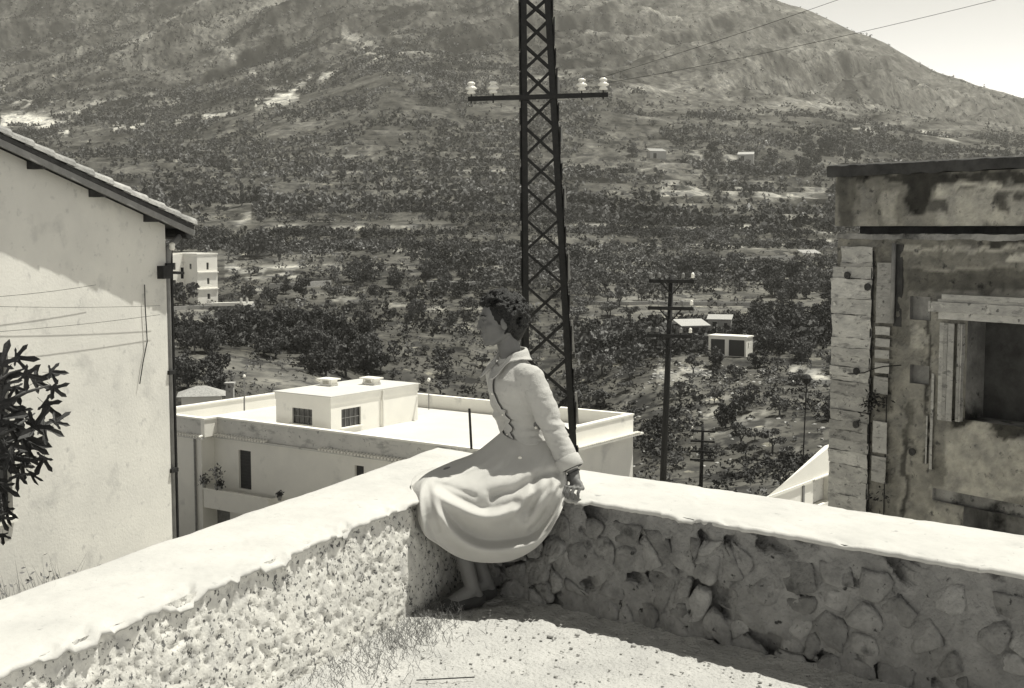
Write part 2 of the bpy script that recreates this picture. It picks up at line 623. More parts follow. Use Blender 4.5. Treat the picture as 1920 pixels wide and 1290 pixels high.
band([(1080, 420), (1250, 430), (1400, 424), (1560, 436)], 3, .18, .42, 133, 8)
band([(1080, 466), (1260, 458), (1420, 464), (1560, 452)], 3, .18, .40, 134, 6)
band([(430, 505), (600, 498), (760, 510), (940, 500)], 4, .16, .42, 135, 6)
band([(740, 470), (850, 476), (960, 468)], 3, .16, .40, 136, 6)
band([(460, 540), (620, 560), (800, 580), (960, 575)], 6, .12, .48, 137, 4)
band([(700, 660), (800, 650), (960, 668)], 14, .06, .48, 138, 3)
# dark gullies
def dark(pts, w, amt, seed=80):
    global tone
    ys = np.array([p[1] for p in pts], float); xs = np.array([p[0] for p in pts], float)
    xx = np.interp(HPY, ys, xs)
    inside = (HPY > ys[0]) & (HPY < ys[-1])
    kk = np.exp(-((HPX - xx) / w) ** 2) * inside
    mk = kk > .02
    nn = fbm(P3(XX[mk] / 20, YY[mk] / 40), 3, seed)
    tone[mk] *= 1 - kk[mk] * amt * sstep(.3, .6, nn)
dark([(1125, 20), (1140, 70), (1160, 120)], 13, .6)
dark([(1320, 70), (1360, 110), (1395, 150), (1398, 185)], 8, .6)
dark([(1550, 120), (1600, 160), (1640, 190)], 10, .4)
dark([(1165, 40), (1190, 90)], 8, .4)
# plough furrows of the small field left of the valley
fur = ((HPX > 300) & (HPX < 400) & (HPY > 578) & (HPY < 612))
tone += fur * .09
fur = ((HPX > 300) & (HPX < 620) & (HPY > 672) & (HPY < 725))
tone += fur * .03 * (1 + np.sin(YY * 3))
tone += sstep(1080, 1160, HPX) * sstep(480, 500, HPY) * (1 - sstep(600, 640, HPY)) * .05
TONE0 = tone.copy()
bounce_ground = (1 - sstep(52, 66, YY)) * sstep(180, 420, HPX)
tone = tone * (1 - bounce_ground) + .55 * bounce_ground            # unseen slope painted pale to bounce sunlight onto the white building
tone = np.clip(tone * (1 + .9 * (n_d - .5)), .018, .62)
hill = grid_mesh('hillside', np.stack([XX, YY, ZZ], -1), M['hill'], flip=False)
set_col(hill.data, tone.ravel())
tag(hill, kind='structure')


def on_land(px, D):
    x = (px - 960) / FPX * D
    # correct for pitch: aim so that the photo column is right
    z = float(land_z(x, D))
    fw = D * CP - (z - EYE) * SP
    x = (px - 960) / FPX * fw
    return Vector((x, D, float(land_z(x, D))))


_Dscan = np.exp(np.linspace(math.log(45), math.log(2200), 900))


def find_D(px, py, dmin=60):
    """distance at which the land shows at photo row py in column px (first hit)"""
    D = _Dscan[_Dscan > dmin]
    x = (px - 960) / FPX * D
    z = land_z(x, D)
    _, yy = px_of(x, D, z)
    ok = np.where(yy <= py)[0]
    return float(D[ok[0]]) if len(ok) else float(D[-1])


# ---------------------------------------------------------------- terrace: ground and the two walls
CRN = np.array([-.23, 6.06])
DL = np.array([-.397, -.918]); DL = DL / np.linalg.norm(DL)
DR = np.array([.768, -.640]); DR = DR / np.linalg.norm(DR)
NL = np.array([-DL[1], DL[0]]) * -1          # outward of the left wall
NL = np.array([DL[1], -DL[0]])
NRO = np.array([-DR[1], DR[0]])
TL, TR = .535, .585
WH = .525
_A = np.array([NL, NRO])
OUTC = np.linalg.solve(_A, np.array([TL, TR]))


def wall_pt(side, o, s):
    """o: outward offset from the inner face, s: distance along from the corner (arrays)"""
    T = TL if side == 'L' else TR
    d = DL if side == 'L' else DR
    n = NL if side == 'L' else NRO
    other = NRO if side == 'L' else NL
    f = np.where(o >= 0, o / T, 0)
    # inner (negative) offsets mitre symmetrically
    X = CRN[0] + f * OUTC[0] + s * d[0]
    Y = CRN[1] + f * OUTC[1] + s * d[1]
    neg = np.minimum(o, 0)
    X = X + neg * n[0]
    Y = Y + neg * n[1]
    return X, Y


a_ = np.concatenate([np.arange(0, 5.2, .022), np.linspace(5.25, 16, 60)])
b_ = np.concatenate([np.arange(0, 4.2, .022), np.linspace(4.25, 16, 60)])
AA, BB = np.meshgrid(a_, b_)
GX = CRN[0] + AA * DL[0] + BB * DR[0]
GY = CRN[1] + AA * DL[1] + BB * DR[1]
GZ = (fbm(P3(GX * 2.2, GY * 2.2), 4, 90) - .5) * .03 + (fbm(P3(GX * 22, GY * 22), 3, 91) - .5) * .016
pits = fbm(P3(GX * 34, GY * 50), 2, 92)
GZ -= sstep(.66, .78, pits) * .012
GZ += np.exp(-AA * 0 - BB / .10) * .035 + np.exp(-AA / .08) * .03      # dirt banked against both walls
grd = grid_mesh('terrace_ground', np.stack([GX, GY, GZ], -1), M['terrace'])
tag(grd, kind='structure')

wall = thing('parapet_wall', 'low whitewashed stone parapet wall turning a corner round the sunny terrace', 'parapet wall',
             (CRN[0], CRN[1], 0))
# rendered inner face of the left wall
s_ = np.concatenate([np.arange(0, 5.0, .014), np.linspace(5.02, 9, 60)])
z_ = np.linspace(-.06, .517, 48)
SS, ZZw = np.meshgrid(s_, z_)
bat = (.5 - ZZw) * .055
dsp = (fbm(P3(SS * 5, ZZw * 5, 1), 3, 100) - .5) * .009 + (fbm(P3(SS * 40, ZZw * 40, 2), 3, 101) - .5) * .005
pit = sstep(.60, .72, fbm(P3(SS * 44, ZZw * 60, 3), 2, 102)) * .009
gone = sstep(.62, .70, fbm(P3(SS * 2.6, ZZw * 6, 4), 3, 103)) * .012 * sstep(.36, .46, ZZw)
OO = .010 - bat - dsp + pit + gone
X_, Y_ = wall_pt('L', OO, SS)
grid_mesh('rendered_face', np.stack([X_, Y_, ZZw], -1), M['left_face'], wall, flip=False)['label'] = 'pitted pale render on the sunlit left arm of the wall'
# mortar bed of the right wall
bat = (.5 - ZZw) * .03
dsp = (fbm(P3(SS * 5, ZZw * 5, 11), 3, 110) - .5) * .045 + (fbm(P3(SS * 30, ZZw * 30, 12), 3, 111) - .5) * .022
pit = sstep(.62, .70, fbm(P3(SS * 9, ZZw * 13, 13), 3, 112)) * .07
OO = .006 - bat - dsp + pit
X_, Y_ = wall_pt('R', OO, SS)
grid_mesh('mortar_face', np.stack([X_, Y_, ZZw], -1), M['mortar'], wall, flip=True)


# rubble stones set in it, each its own piece
def clip_poly(poly, nx, ny, c):
    out = []
    for i in range(len(poly)):
        p, q = poly[i], poly[(i + 1) % len(poly)]
        dp, dq = p[0] * nx + p[1] * ny - c, q[0] * nx + q[1] * ny - c
        if dp <= 0:
            out.append(p)
        if dp * dq < 0:
            t = dp / (dp - dq)
            out.append((p[0] + (q[0] - p[0]) * t, p[1] + (q[1] - p[1]) * t))
    return out


def stone_cells(s0, s1, z0, z1, cw, ch, rs):
    pts = []
    nz = max(1, int(round((z1 - z0) / ch)))
    for j in range(nz):
        s = s0 + rs.random() * cw
        while s < s1:
            w = cw * rs.uniform(.6, 1.5)
            pts.append((s + rs.uniform(-.25, .25) * cw, z0 + (j + .5 + rs.uniform(-.32, .32)) * (z1 - z0) / nz))
            s += w
    pts = [q for q in pts if rs.random() > .22] + [(rs.uniform(s0, s1), rs.uniform(z0, z1)) for _ in range(int(len(pts) * .35))]
    cells = []
    for i, p in enumerate(pts):
        poly = [(p[0] - .3, z0), (p[0] + .3, z0), (p[0] + .3, z1), (p[0] - .3, z1)]
        for j, q in enumerate(pts):
            if i == j or abs(q[0] - p[0]) > .6:
                continue
            nx, ny = q[0] - p[0], q[1] - p[1]
            c = (q[0] ** 2 + q[1] ** 2 - p[0] ** 2 - p[1] ** 2) / 2
            poly = clip_poly(poly, nx, ny, c)
            if len(poly) < 3:
                break
        if len(poly) >= 3:
            cells.append((p, poly))
    return cells


def rounded(poly, shrink, rs, jit=.0):
    cx = sum(p[0] for p in poly) / len(poly); cy = sum(p[1] for p in poly) / len(poly)
    q = [(cx + (p[0] - cx) * shrink, cy + (p[1] - cy) * shrink) for p in poly]
    for it in range(2):
        r = []
        k1_ = .86 if it == 0 else .55
        for i in range(len(q)):
            a, b = q[i], q[(i + 1) % len(q)]
            r += [(a[0] * k1_ + b[0] * (1 - k1_), a[1] * k1_ + b[1] * (1 - k1_))]
            if it == 0:
                r += [(a[0] * (1 - k1_) + b[0] * k1_, a[1] * (1 - k1_) + b[1] * k1_)]
        q = r
    if len(q) > 16:
        q = q[::2]
    return (cx, cy), [(a + rs.uniform(-jit, jit), b + rs.uniform(-jit, jit)) for a, b in q]


rs = random.Random(21)
for (c0, poly) in stone_cells(-.05, 4.2, -.01, .45, .125, .105, rs):
    if rs.random() < .20:
        continue
    (cx, cy), q = rounded(poly, rs.uniform(.86, 1.04), rs, .007)
    n = len(q)
    hgt = rs.choice((-.004, -.001, .002, .004, .007, .012))
    vs, fs = [], []
    tilt = rs.uniform(-.18, .18), rs.uniform(-.18, .18)
    ss_, zs_, ds_ = [], [], []
    skew = rs.uniform(-.12, .12), rs.uniform(-.12, .12)
    for fac, dep in ((1.0, -.02), (.93, hgt - .004), (.70, hgt), (.34, hgt + .001)):
        for a, b in q:
            ss_.append(cx + (a - cx) * fac + skew[0] * (1 - fac) * .1); zs_.append(cy + (b - cy) * fac + skew[1] * (1 - fac) * .1); ds_.append(dep)
    ss_, zs_, ds_ = np.array(ss_), np.array(zs_), np.array(ds_)
    zz = np.maximum(zs_, 0)
    o = -(ds_ + ((ss_ - cx) * tilt[0] + (zs_ - cy) * tilt[1]) * (ds_ > -.01) + (fbm(P3(ss_ * 32, zs_ * 32, cx), 2, 140) - .5) * .014) - (.5 - zz) * .03 - (fbm(P3(ss_ * 5, zs_ * 5, 11), 3, 110) - .5) * .045
    x, y = wall_pt('R', o, ss_)
    vs = list(zip(x, y, zs_))
    for k in range(3):
        for i in range(n):
            fs.append((k * n + i, k * n + (i + 1) % n, (k + 1) * n + (i + 1) % n, (k + 1) * n + i))
    fs.append(tuple(3 * n + i for i in range(n)))
    mb = MB(); mb.add(vs, fs)
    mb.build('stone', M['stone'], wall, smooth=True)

# coping: mitred slab with ragged inner lip; outer faces go down to the slope
for side in 'LR':
    T = TL if side == 'L' else TR
    s_ = np.concatenate([np.arange(0, 5.2, .02), np.linspace(5.25, 16, 50)])
    prof = [(.06, .496), (.012, .500), (-.006, .505), (-.010, .511), (-.009, .518), (-.003, .5245), (.008, .5265), (.022, .527)] + \
           [(x, .527 + .008 * math.sin(math.pi * x / T)) for x in np.linspace(.04, T - .03, 26)] + \
           [(T - .01, .522), (T, .505), (T + .003, .3), (T + .01, -.2), (T + .03, -1.2), (T + .05, -5)]
    po = np.array([p[0] for p in prof]); pz = np.array([p[1] for p in prof])
    SS, PO = np.meshgrid(s_, po)
    _, PZ = np.meshgrid(s_, pz)
    X_, Y_ = wall_pt(side, PO, SS)
    nA = fbm(P3(X_ * 3, Y_ * 3, 0), 3, 120) - .5
    nB = fbm(P3(X_ * 24, Y_ * 24, PZ * 24), 3, 121) - .5
    lip = np.exp(-((PO + .01) / .03) ** 2) * (PZ > .3)
    rag = fbm(P3(SS * (40 if side == 'L' else 44), SS * 0, 5 if side == 'L' else 9), 4, 122) - .5
    chip = sstep(.60, .66, fbm(P3(X_ * 11, Y_ * 11, 4), 3, 124)) * sstep(.07, .0, PO + 0 * SS) * (PZ > .505)
    crack = np.exp(-((fbm(P3(X_ * 2.3, Y_ * 2.3, 8), 4, 125) - .5) / .006) ** 2)
    Znew = PZ + (nA * .010 + nB * .004) * (PZ > .3) - chip * .014 - crack * .004 * (PZ > .52) + lip * (PZ < .5) * rag * (.030 if side == 'L' else .022)
    low = (PZ > .4) & (PZ < .504)
    Znew = np.where(low & (PO < .05), np.minimum(Znew, .512), Znew)
    # broken bites out of the left lip
    if side == 'L':
        for sb, wb in ((1.62, .07), (2.12, .09), (2.62, .05), (1.1, .03), (3.0, .04)):
            q_ = np.abs(SS - sb) / wb + (fbm(P3(SS * 30, PO * 30, 6), 3, 126) - .5) * 1.4 + np.maximum(PO, 0) / .05
            bite = sstep(1.15, .85, q_) * (PZ > .49)
            Znew = Znew - bite * .022
    # straggly outer edge
    if True:
        oe = (fbm(P3(SS * 6, SS * 0, 3), 3, 123) - .5) * .03 * sstep(T - .1, T, PO)
        X_, Y_ = wall_pt(side, PO + oe + lip * rag * .040, SS)
    o = grid_mesh('coping', np.stack([X_, Y_, Znew], -1), M['coping'], wall, flip=(side == 'R'))
    o['label'] = 'sunlit white top of the ' + ('left arm of the wall' if side == 'L' else 'right arm of the wall')

# loose grit and pebbles on the terrace
rs = random.Random(5)
mb = MB()
for i in range(1500):
    a = rs.uniform(.02, 3.8); b = rs.uniform(.02, 2.6)
    x = CRN[0] + a * DL[0] + b * DR[0]; y = CRN[1] + a * DL[1] + b * DR[1]
    r = rs.uniform(.003, .009) * (1.6 if rs.random() < .03 else .8)
    mb.ell((x, y, r * .4), (r * rs.uniform(.8, 1.5), r, r * .7), sub=1)
tag(mb.build('pebbles', M['pebble'], smooth=True, fix=False), kind='stuff')


# ---------------------------------------------------------------- local frames and walls with openings
class Frame:
    """a wall plane: origin O, direction g along the wall, n outward"""
    def __init__(self, O, g, n):
        self.O = Vector((O[0], O[1], 0)); self.g = Vector((g[0], g[1], 0)).normalized(); self.n = Vector((n[0], n[1], 0)).normalized()
        self.M = Matrix(((self.g.x, self.n.x, 0, self.O.x), (self.g.y, self.n.y, 0, self.O.y), (0, 0, 1, 0), (0, 0, 0, 1)))

    def p(self, a, d, z):
        return self.O + self.g * a + self.n * d + Vector((0, 0, z))

    def a(self, px, d=0.0, z=None):
        # distance along the wall at which photo column px is met (uses eye-height plane correction when z given)
        q = self.O + self.n * d
        dz = (z - EYE) if z is not None else 0
        r = (px - 960) / FPX
        # x = r * (y*CP - dz*SP)
        return (r * (q.y * CP - dz * SP) - q.x) / (self.g.x - r * CP * self.g.y)

    def at(self, px, py, d=0.0):
        """(a, z) of the wall point seen at a photo pixel"""
        z = 0.0
        for _ in range(12):
            a = self.a(px, d, z)
            y = (self.O + self.n * d + self.g * a).y
            z = zat(py, y)
        return a, z


def holed(mb, fr, a0, a1, z0, z1, holes, d=0.0, back=True):
    """front sheet of a wall with rectangular recesses (a0,a1,z0,z1,depth)"""
    As = sorted(set([a0, a1] + [v for h in holes for v in h[:2] if a0 < v < a1]))
    Zs = sorted(set([z0, z1] + [v for h in holes for v in h[2:4] if z0 < v < z1]))
    for i in range(len(As) - 1):
        for j in range(len(Zs) - 1):
            ca, cz = (As[i] + As[i + 1]) / 2, (Zs[j] + Zs[j + 1]) / 2
            if any(h[0] < ca < h[1] and h[2] < cz < h[3] for h in holes):
                continue
            mb.add([fr.p(As[i], d, Zs[j]), fr.p(As[i + 1], d, Zs[j]), fr.p(As[i + 1], d, Zs[j + 1]), fr.p(As[i], d, Zs[j + 1])], [(0, 1, 2, 3)])
    for h in holes:
        A0, A1, Z0, Z1, dp = h[:5]
        q = [(A0, Z0), (A1, Z0), (A1, Z1), (A0, Z1)]
        for k in range(4):
            (x0, y0), (x1, y1) = q[k], q[(k + 1) % 4]
            mb.add([fr.p(x0, d, y0), fr.p(x1, d, y1), fr.p(x1, d - dp, y1), fr.p(x0, d - dp, y0)], [(0, 1, 2, 3)])
        if back:
            mb.add([fr.p(A0, d - dp, Z0), fr.p(A1, d - dp, Z0), fr.p(A1, d - dp, Z1), fr.p(A0, d - dp, Z1)], [(0, 1, 2, 3)])
    return mb


def fbox(mb, fr, a0, a1, d0, d1, z0, z1):
    return mb.box(a0, a1, d0, d1, z0, z1, fr.M)

# ================================================================ LEFT HOUSE (gable end seen at a slant)
CA = (-4.32, 16.0)
gA = (-.407, -.914)
nA_ = (.914, -.407)
FA = Frame(CA, gA, nA_)
houseA = thing('plastered_house', 'pale plastered house at the left edge, eaves shadow slanting over its gable wall', 'house', (CA[0], CA[1], -2.5))
tanA = .30
RUN = 4.6
zE = 1.775        # wall top at the near right corner
zR = zE + RUN * tanA
# a window far along the wall, only its right reveal is in the frame
winA = (2.62, 3.6, -1.35, .42, .22)
mb = MB()
As = [0, winA[0], winA[1], RUN, 2 * RUN]
holed(mb, FA, 0, 2 * RUN, -5, zE - .02, [winA])
ztop = lambda a: zE + min(a, 2 * RUN - a) * tanA
mb.add([FA.p(0, 0, zE - .02), FA.p(2 * RUN, 0, zE - .02), FA.p(2 * RUN, 0, zE), FA.p(RUN, 0, zR), FA.p(0, 0, zE)], [(0, 1, 2, 3, 4)])
# side wall (faces right/back) and the rear
mb.add([FA.p(0, 0, -5), FA.p(0, 0, zE), FA.p(0, -9, zE), FA.p(0, -9, -5)], [(0, 1, 2, 3)])
mb.add([FA.p(2 * RUN, 0, -5), FA.p(2 * RUN, 0, zE), FA.p(2 * RUN, -9, zE), FA.p(2 * RUN, -9, -5)], [(0, 1, 2, 3)])
mb.add([FA.p(0, -9, -5), FA.p(2 * RUN, -9, -5), FA.p(2 * RUN, -9, zE), FA.p(RUN, -9, zR), FA.p(0, -9, zE)], [(0, 1, 2, 3, 4)])
mb.build('wall', M['house_wall'], houseA)
# window pieces
mb = MB(); fbox(mb, FA, winA[0] - .01, winA[1] + .08, -.02, .05, winA[2] - .07, winA[2]); w1 = mb.build('window_sill', M['white_wall'], houseA)
mb = MB(); fbox(mb, FA, winA[0] + .01, winA[0] + .5, -.10, -.06, winA[2] + .01, winA[3] - .01); mb.build('shutter', M['shutter'], houseA)
# roof: two slabs with overhangs, boards under the verge, purlin ends
OV, EO = .25, .25
mb = MB()
def roofpt(a, d, dz=0):
    return FA.p(a, d, zE + (a if a <= RUN else 2 * RUN - a) * tanA + dz)
for a0, a1 in ((-EO, RUN), (RUN, 2 * RUN + EO)):
    p = [roofpt(a0, OV, .02), roofpt(a1, OV, .02), roofpt(a1, -9.3, .02), roofpt(a0, -9.3, .02)]
    q = [v + Vector((0, 0, .05)) for v in p]
    mb.add(p + q, [(3, 2, 1, 0), (4, 5, 6, 7), (0, 1, 5, 4), (1, 2, 6, 5), (2, 3, 7, 6), (3, 0, 4, 7)])
mb.build('roof', M['dark_wood'], houseA)
for k in range(5):
    a = .35 + k * .93
    mb = MB(); z = zE + a * tanA
    fbox(mb, FA, a - .05, a + .05, -.1, OV - .03, z - .07, z + .012)
    mb.build('purlin', M['dark_wood'], houseA)
# half-round tiles along the verge and the first courses behind it
def tile_at(a0, d, parent, ln=.42, r=.085, lift=.07, nm='verge_tile', cut=.75):
    mb = MB()
    vs, fs = [], []
    n = 7
    ax = (roofpt(a0 + ln, d) - roofpt(a0, d)).normalized()
    side = FA.n
    up = side.cross(ax)
    if up.z < 0:
        up = -up
    for j, (t, rr) in enumerate(((0, r * 1.12), (ln, r * .9))):
        c = roofpt(a0, d, lift) + ax * t + up * (.012 if j == 0 else 0)
        for k in range(n):
            th = math.pi * (k / (n - 1))
            vs.append(c + side * math.cos(th) * rr + up * math.sin(th) * rr)
        for k in range(n):
            th = math.pi * (k / (n - 1))
            vs.append(c + side * math.cos(th) * (rr - .014) + up * math.sin(th) * (rr - .014))
    for k in range(n - 1):
        fs += [(k, k + 1, 2 * n + k + 1, 2 * n + k), (n + k, 3 * n + k, 3 * n + k + 1, n + k + 1),
               (k, n + k, n + k + 1, k + 1), (2 * n + k, 2 * n + k + 1, 3 * n + k + 1, 3 * n + k)]
    mb.add(vs, fs)
    return mb.build(nm, M['roof_tile'], parent, smooth=False)
a = -EO - .02
while a < 4.4:
    tile_at(a, OV - .055 + rnd.uniform(-.008, .008), houseA)
    a += .30
for row in range(1, 5):
    a = -EO - .02 + rnd.uniform(-.02, .02)
    while a < 3.4:
        tile_at(a, OV - .055 - row * .19, houseA, nm='roof_tile')
        a += .34
mb = MB(); q0, q1 = roofpt(-EO - .02, OV - .02, -.02), roofpt(RUN, OV - .02, -.02)
mb.bar(q0, q1, .03, .07, up=(0, 0, 1)); mb.build('barge_board', M['pipe'], houseA)
# gutter under the eaves and the downpipe on the corner
mb = MB(); mb.tube([roofpt(-EO - .02, OV - .1, -.03), roofpt(-EO - .02, -9.0, -.03)], .065, 8); mb.build('gutter', M['iron'], houseA)
mb = MB(); mb.tube([roofpt(-EO + .02, .06, -.06), FA.p(-.28, .05, zE - .10), FA.p(-.04, .02, zE - .30), FA.p(-.045, -.02, 1.2), FA.p(-.045, -.02, -4.5)], .038, 8)
mb.build('downpipe', M['pipe'], houseA, smooth=True)
mb = MB(); mb.tube([FA.p(-.13, -.02, zE - .3), FA.p(-.13, -.02, -4.5)], .022, 6); mb.build('conduit', M['iron'], houseA)
for z in (1.25, -.1, -1.35):
    mb = MB(); fbox(mb, FA, -.11, .02, -.03, .035, z, z + .05); mb.build('pipe_bracket', M['iron'], houseA)
mb = MB()
mb.bar(FA.p(.12, .06, 1.19), FA.p(-.26, .06, 1.17), .035, .035); mb.bar(FA.p(.09, .0, 1.19), FA.p(.09, .10, 1.19), .16, .16)
mb.bar(FA.p(-.24, .06, 1.1), FA.p(-.24, .06, 1.24), .03, .03)
mb.build('wire_bracket', M['iron'], houseA)
mb = MB(); mb.lathe(FA.p(-.03, .08, 1.46), [(.018, 0), (.04, .02), (.03, .05), (.04, .08), (.012, .10)], 8); mb.build('insulator', M['porcelain'], houseA, smooth=True)
# cable hanging down the wall
a1, z1 = FA.at(272, 572, .03); a2, z2 = FA.at(276, 640, .03); a3, z3 = FA.at(262, 720, .03)
mb = MB(); mb.tube([FA.p(a1, .03, z1 + .25), FA.p(a1, .03, z1), FA.p(a2, .03, z2), FA.p((a2 + a3) / 2 + .01, .03, (z2 + z3) / 2), FA.p(a3, .03, z3)], .007, 5)
mb.build('hanging_cable', M['iron'], houseA)
# thin wires close to the gable wall, standing in for wire shadows on it
for i, (y0, y1, yy, lab) in enumerate(((573, 573, 9.0, 'thin level wire standing in for a wire shadow on the left house wall'),
                                  (626, 590, 9.5, 'thin lower wire standing in for a sloping wire shadow on the left house wall'),
                                  (560, 534, 9.2, 'thin upper wire standing in for a wire shadow meeting the eaves shadow'))):
    qa = FA.at(-60, y0, .08); A, B = FA.p(qa[0], .08, qa[1]), FA.p(*[(lambda q: (q[0], .08, q[1]))(FA.at(300 if i < 2 else 180, y1, .08))][0])
    pts = [A.lerp(B, t) + Vector((0, 0, -.02 * 4 * t * (1 - t))) for t in [k / 10 for k in range(11)]]
    mb = MB(); mb.tube(pts, .0028, 4); tag(mb.build('shadow_line_wire', M['wire']), lab, 'wire', 'wires standing in for shadows by the left house')

# ================================================================ RIGHT OLD HOUSE
CC = (4.27, 16.8)
FC = Frame(CC, (.58, -.81), (-.81, -.58))
houseC = thing('old_stone_house', 'weathered stone house at the right edge with crumbling plaster and a deep dark window', 'house', (CC[0], CC[1], -3))
C = FC.at
ztop_s = C(1600, 312)[1]
zfr1 = C(1600, 331)[1]
zfr0 = C(1600, 424)[1]
zw1 = C(1700, 446)[1]
aw0 = C(1812, 690)[0]; wz1 = C(1850, 603)[1]; wz0 = C(1850, 792)[1]
n1 = C(1706, 578); n2 = C(1744, 578); nz1 = C(1725, 556)[1]; nz0 = C(1725, 600)[1]
m1 = C(1706, 700); m2 = C(1742, 700); mz1 = C(1725, 685)[1]; mz0 = C(1725, 720)[1]
b1 = C(1748, 935)[0]; bz1 = C(1850, 934)[1]; bz0 = C(1850, 958)[1]
d1 = C(1806, 980)[0]
holes = [(aw0, aw0 + 1.25, wz0, wz1, .45), (n1[0], n2[0], nz0, nz1, .06), (m1[0], m2[0], mz0, mz1, .07),
         (b1, 6, bz0, bz1, .07), (d1, 5.6, bz0 - 2.4, bz0 - .002, .5)]
def rough_wall(name, fr, a0, a1, z0, z1, hs, marks, m, parent, base=.22, amp=.035, res=.035, d=0.0, seed=0, warp=8, top=None):
    """front of an old wall as a fine uneven sheet with recesses; marks = (x0, x1, y0, y1, tone, softness) where plaster is paler or darker"""
    na, nz = int((a1 - a0) / res), int((z1 - z0) / res)
    As = np.linspace(a0, a1, na); Zs = np.linspace(z0, z1, nz)
    for h in hs:
        for arr, v in ((As, h[0]), (As, h[1]), (Zs, h[2]), (Zs, h[3])):
            if arr[0] < v < arr[-1]:
                arr[np.argmin(abs(arr - v))] = v
    GA, GZ_ = np.meshgrid(As, Zs)
    n1 = fbm(P3(GA * 5, GZ_ * 5, seed), 4, 400) - .5
    n2 = fbm(P3(GA * 22, GZ_ * 22, seed + 4), 3, 401) - .5
    D_ = d + n1 * amp * 2 + n2 * amp * .6
    for h in hs:
        near = (GA >= h[0] - 1e-6) & (GA <= h[1] + 1e-6) & (GZ_ >= h[2] - 1e-6) & (GZ_ <= h[3] + 1e-6)
        D_ = np.where(near, d, D_)
    X = fr.O.x + fr.g.x * GA + fr.n.x * D_; Y = fr.O.y + fr.g.y * GA + fr.n.y * D_
    px, py = px_of(fr.O.x + fr.g.x * GA + fr.n.x * d, fr.O.y + fr.g.y * GA + fr.n.y * d, GZ_)
    w1 = (fbm(P3(px / 22, py / 22, seed), 4, 402) - .5) * warp * 4; w2 = (fbm(P3(px / 22, py / 22, seed + 9), 4, 403) - .5) * warp * 4
    t = base * (1 + 1.1 * (fbm(P3(px / 40, py / 40, seed + 2), 5, 404) - .5))
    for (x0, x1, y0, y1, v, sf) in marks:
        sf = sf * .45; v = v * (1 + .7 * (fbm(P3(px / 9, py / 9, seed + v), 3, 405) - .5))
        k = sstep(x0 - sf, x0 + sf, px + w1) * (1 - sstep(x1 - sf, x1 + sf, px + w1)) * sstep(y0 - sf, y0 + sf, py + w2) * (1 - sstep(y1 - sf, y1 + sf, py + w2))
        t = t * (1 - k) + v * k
    idx = np.arange(nz * na).reshape(nz, na)
    q = np.stack([idx[:-1, :-1], idx[:-1, 1:], idx[1:, 1:], idx[1:, :-1]], -1).reshape(-1, 4)
    ca = ((GA[:-1, :-1] + GA[1:, 1:]) / 2).ravel(); cz = ((GZ_[:-1, :-1] + GZ_[1:, 1:]) / 2).ravel()
    keep = np.ones(len(q), bool)
    for h in hs:
        keep &= ~((ca > h[0]) & (ca < h[1]) & (cz > h[2]) & (cz < h[3]))
    me = np_mesh(name, np.stack([X, Y, GZ_], -1).reshape(-1, 3), q[keep], m)
    set_col(me, t.ravel())
    return link(name, me, parent)


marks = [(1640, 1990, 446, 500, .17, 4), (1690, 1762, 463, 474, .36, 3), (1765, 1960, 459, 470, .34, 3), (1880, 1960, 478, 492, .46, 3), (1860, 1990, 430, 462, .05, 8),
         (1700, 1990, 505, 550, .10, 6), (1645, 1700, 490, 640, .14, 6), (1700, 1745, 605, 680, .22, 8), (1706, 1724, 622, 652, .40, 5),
         (1680, 1745, 740, 1000, .26, 8), (1700, 1730, 620, 645, .34, 6), (1772, 1990, 800, 915, .36, 7), (1860, 1990, 795, 822, .05, 7), (1785, 1990, 780, 796, .04, 5),  # dark strips along the sill paint the window's shading
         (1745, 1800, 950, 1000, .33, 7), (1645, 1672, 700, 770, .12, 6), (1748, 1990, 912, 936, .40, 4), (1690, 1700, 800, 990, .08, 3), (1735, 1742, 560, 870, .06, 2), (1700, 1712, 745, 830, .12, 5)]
holes_f = [h for h in holes]
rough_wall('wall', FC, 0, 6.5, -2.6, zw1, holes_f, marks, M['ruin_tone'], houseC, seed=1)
mb = MB()
for h in holes:
    A0, A1, Z0, Z1, dp = h
    q = [(A0, Z0), (A1, Z0), (A1, Z1), (A0, Z1)]
    for k in range(4):
        (x0, y0), (x1, y1) = q[k], q[(k + 1) % 4]
        mb.add([FC.p(x0, 0, y0), FC.p(x1, 0, y1), FC.p(x1, -dp, y1), FC.p(x0, -dp, y0)], [(0, 1, 2, 3)])
    mb.add([FC.p(A0, -dp, Z0), FC.p(A1, -dp, Z0), FC.p(A1, -dp, Z1), FC.p(A0, -dp, Z1)], [(0, 1, 2, 3)])
mb.build('wall_recess', M['ruin'], houseC)
mb = MB()
mb.add([FC.p(0, 0, -5), FC.p(6.5, 0, -5), FC.p(6.5, 0, -2.6), FC.p(0, 0, -2.6)], [(0, 1, 2, 3)])
mb.add([FC.p(0, 0, -5), FC.p(0, 0, zw1), FC.p(0, -6, zw1), FC.p(0, -6, -5)], [(0, 1, 2, 3)])
mb.add([FC.p(6.5, 0, -5), FC.p(6.5, 0, zw1), FC.p(6.5, -6, zw1), FC.p(6.5, -6, -5)], [(0, 1, 2, 3)])
mb.add([FC.p(0, -6, -5), FC.p(6.5, -6, -5), FC.p(6.5, -6, zw1), FC.p(0, -6, zw1)], [(0, 1, 2, 3)])
mb.add([FC.p(.15, -.56, -5), FC.p(6.4, -.56, -5), FC.p(6.4, -.56, zw1), FC.p(.15, -.56, zw1)], [(0, 1, 2, 3)])
mb.build('wall_core', M['ruin'], houseC)
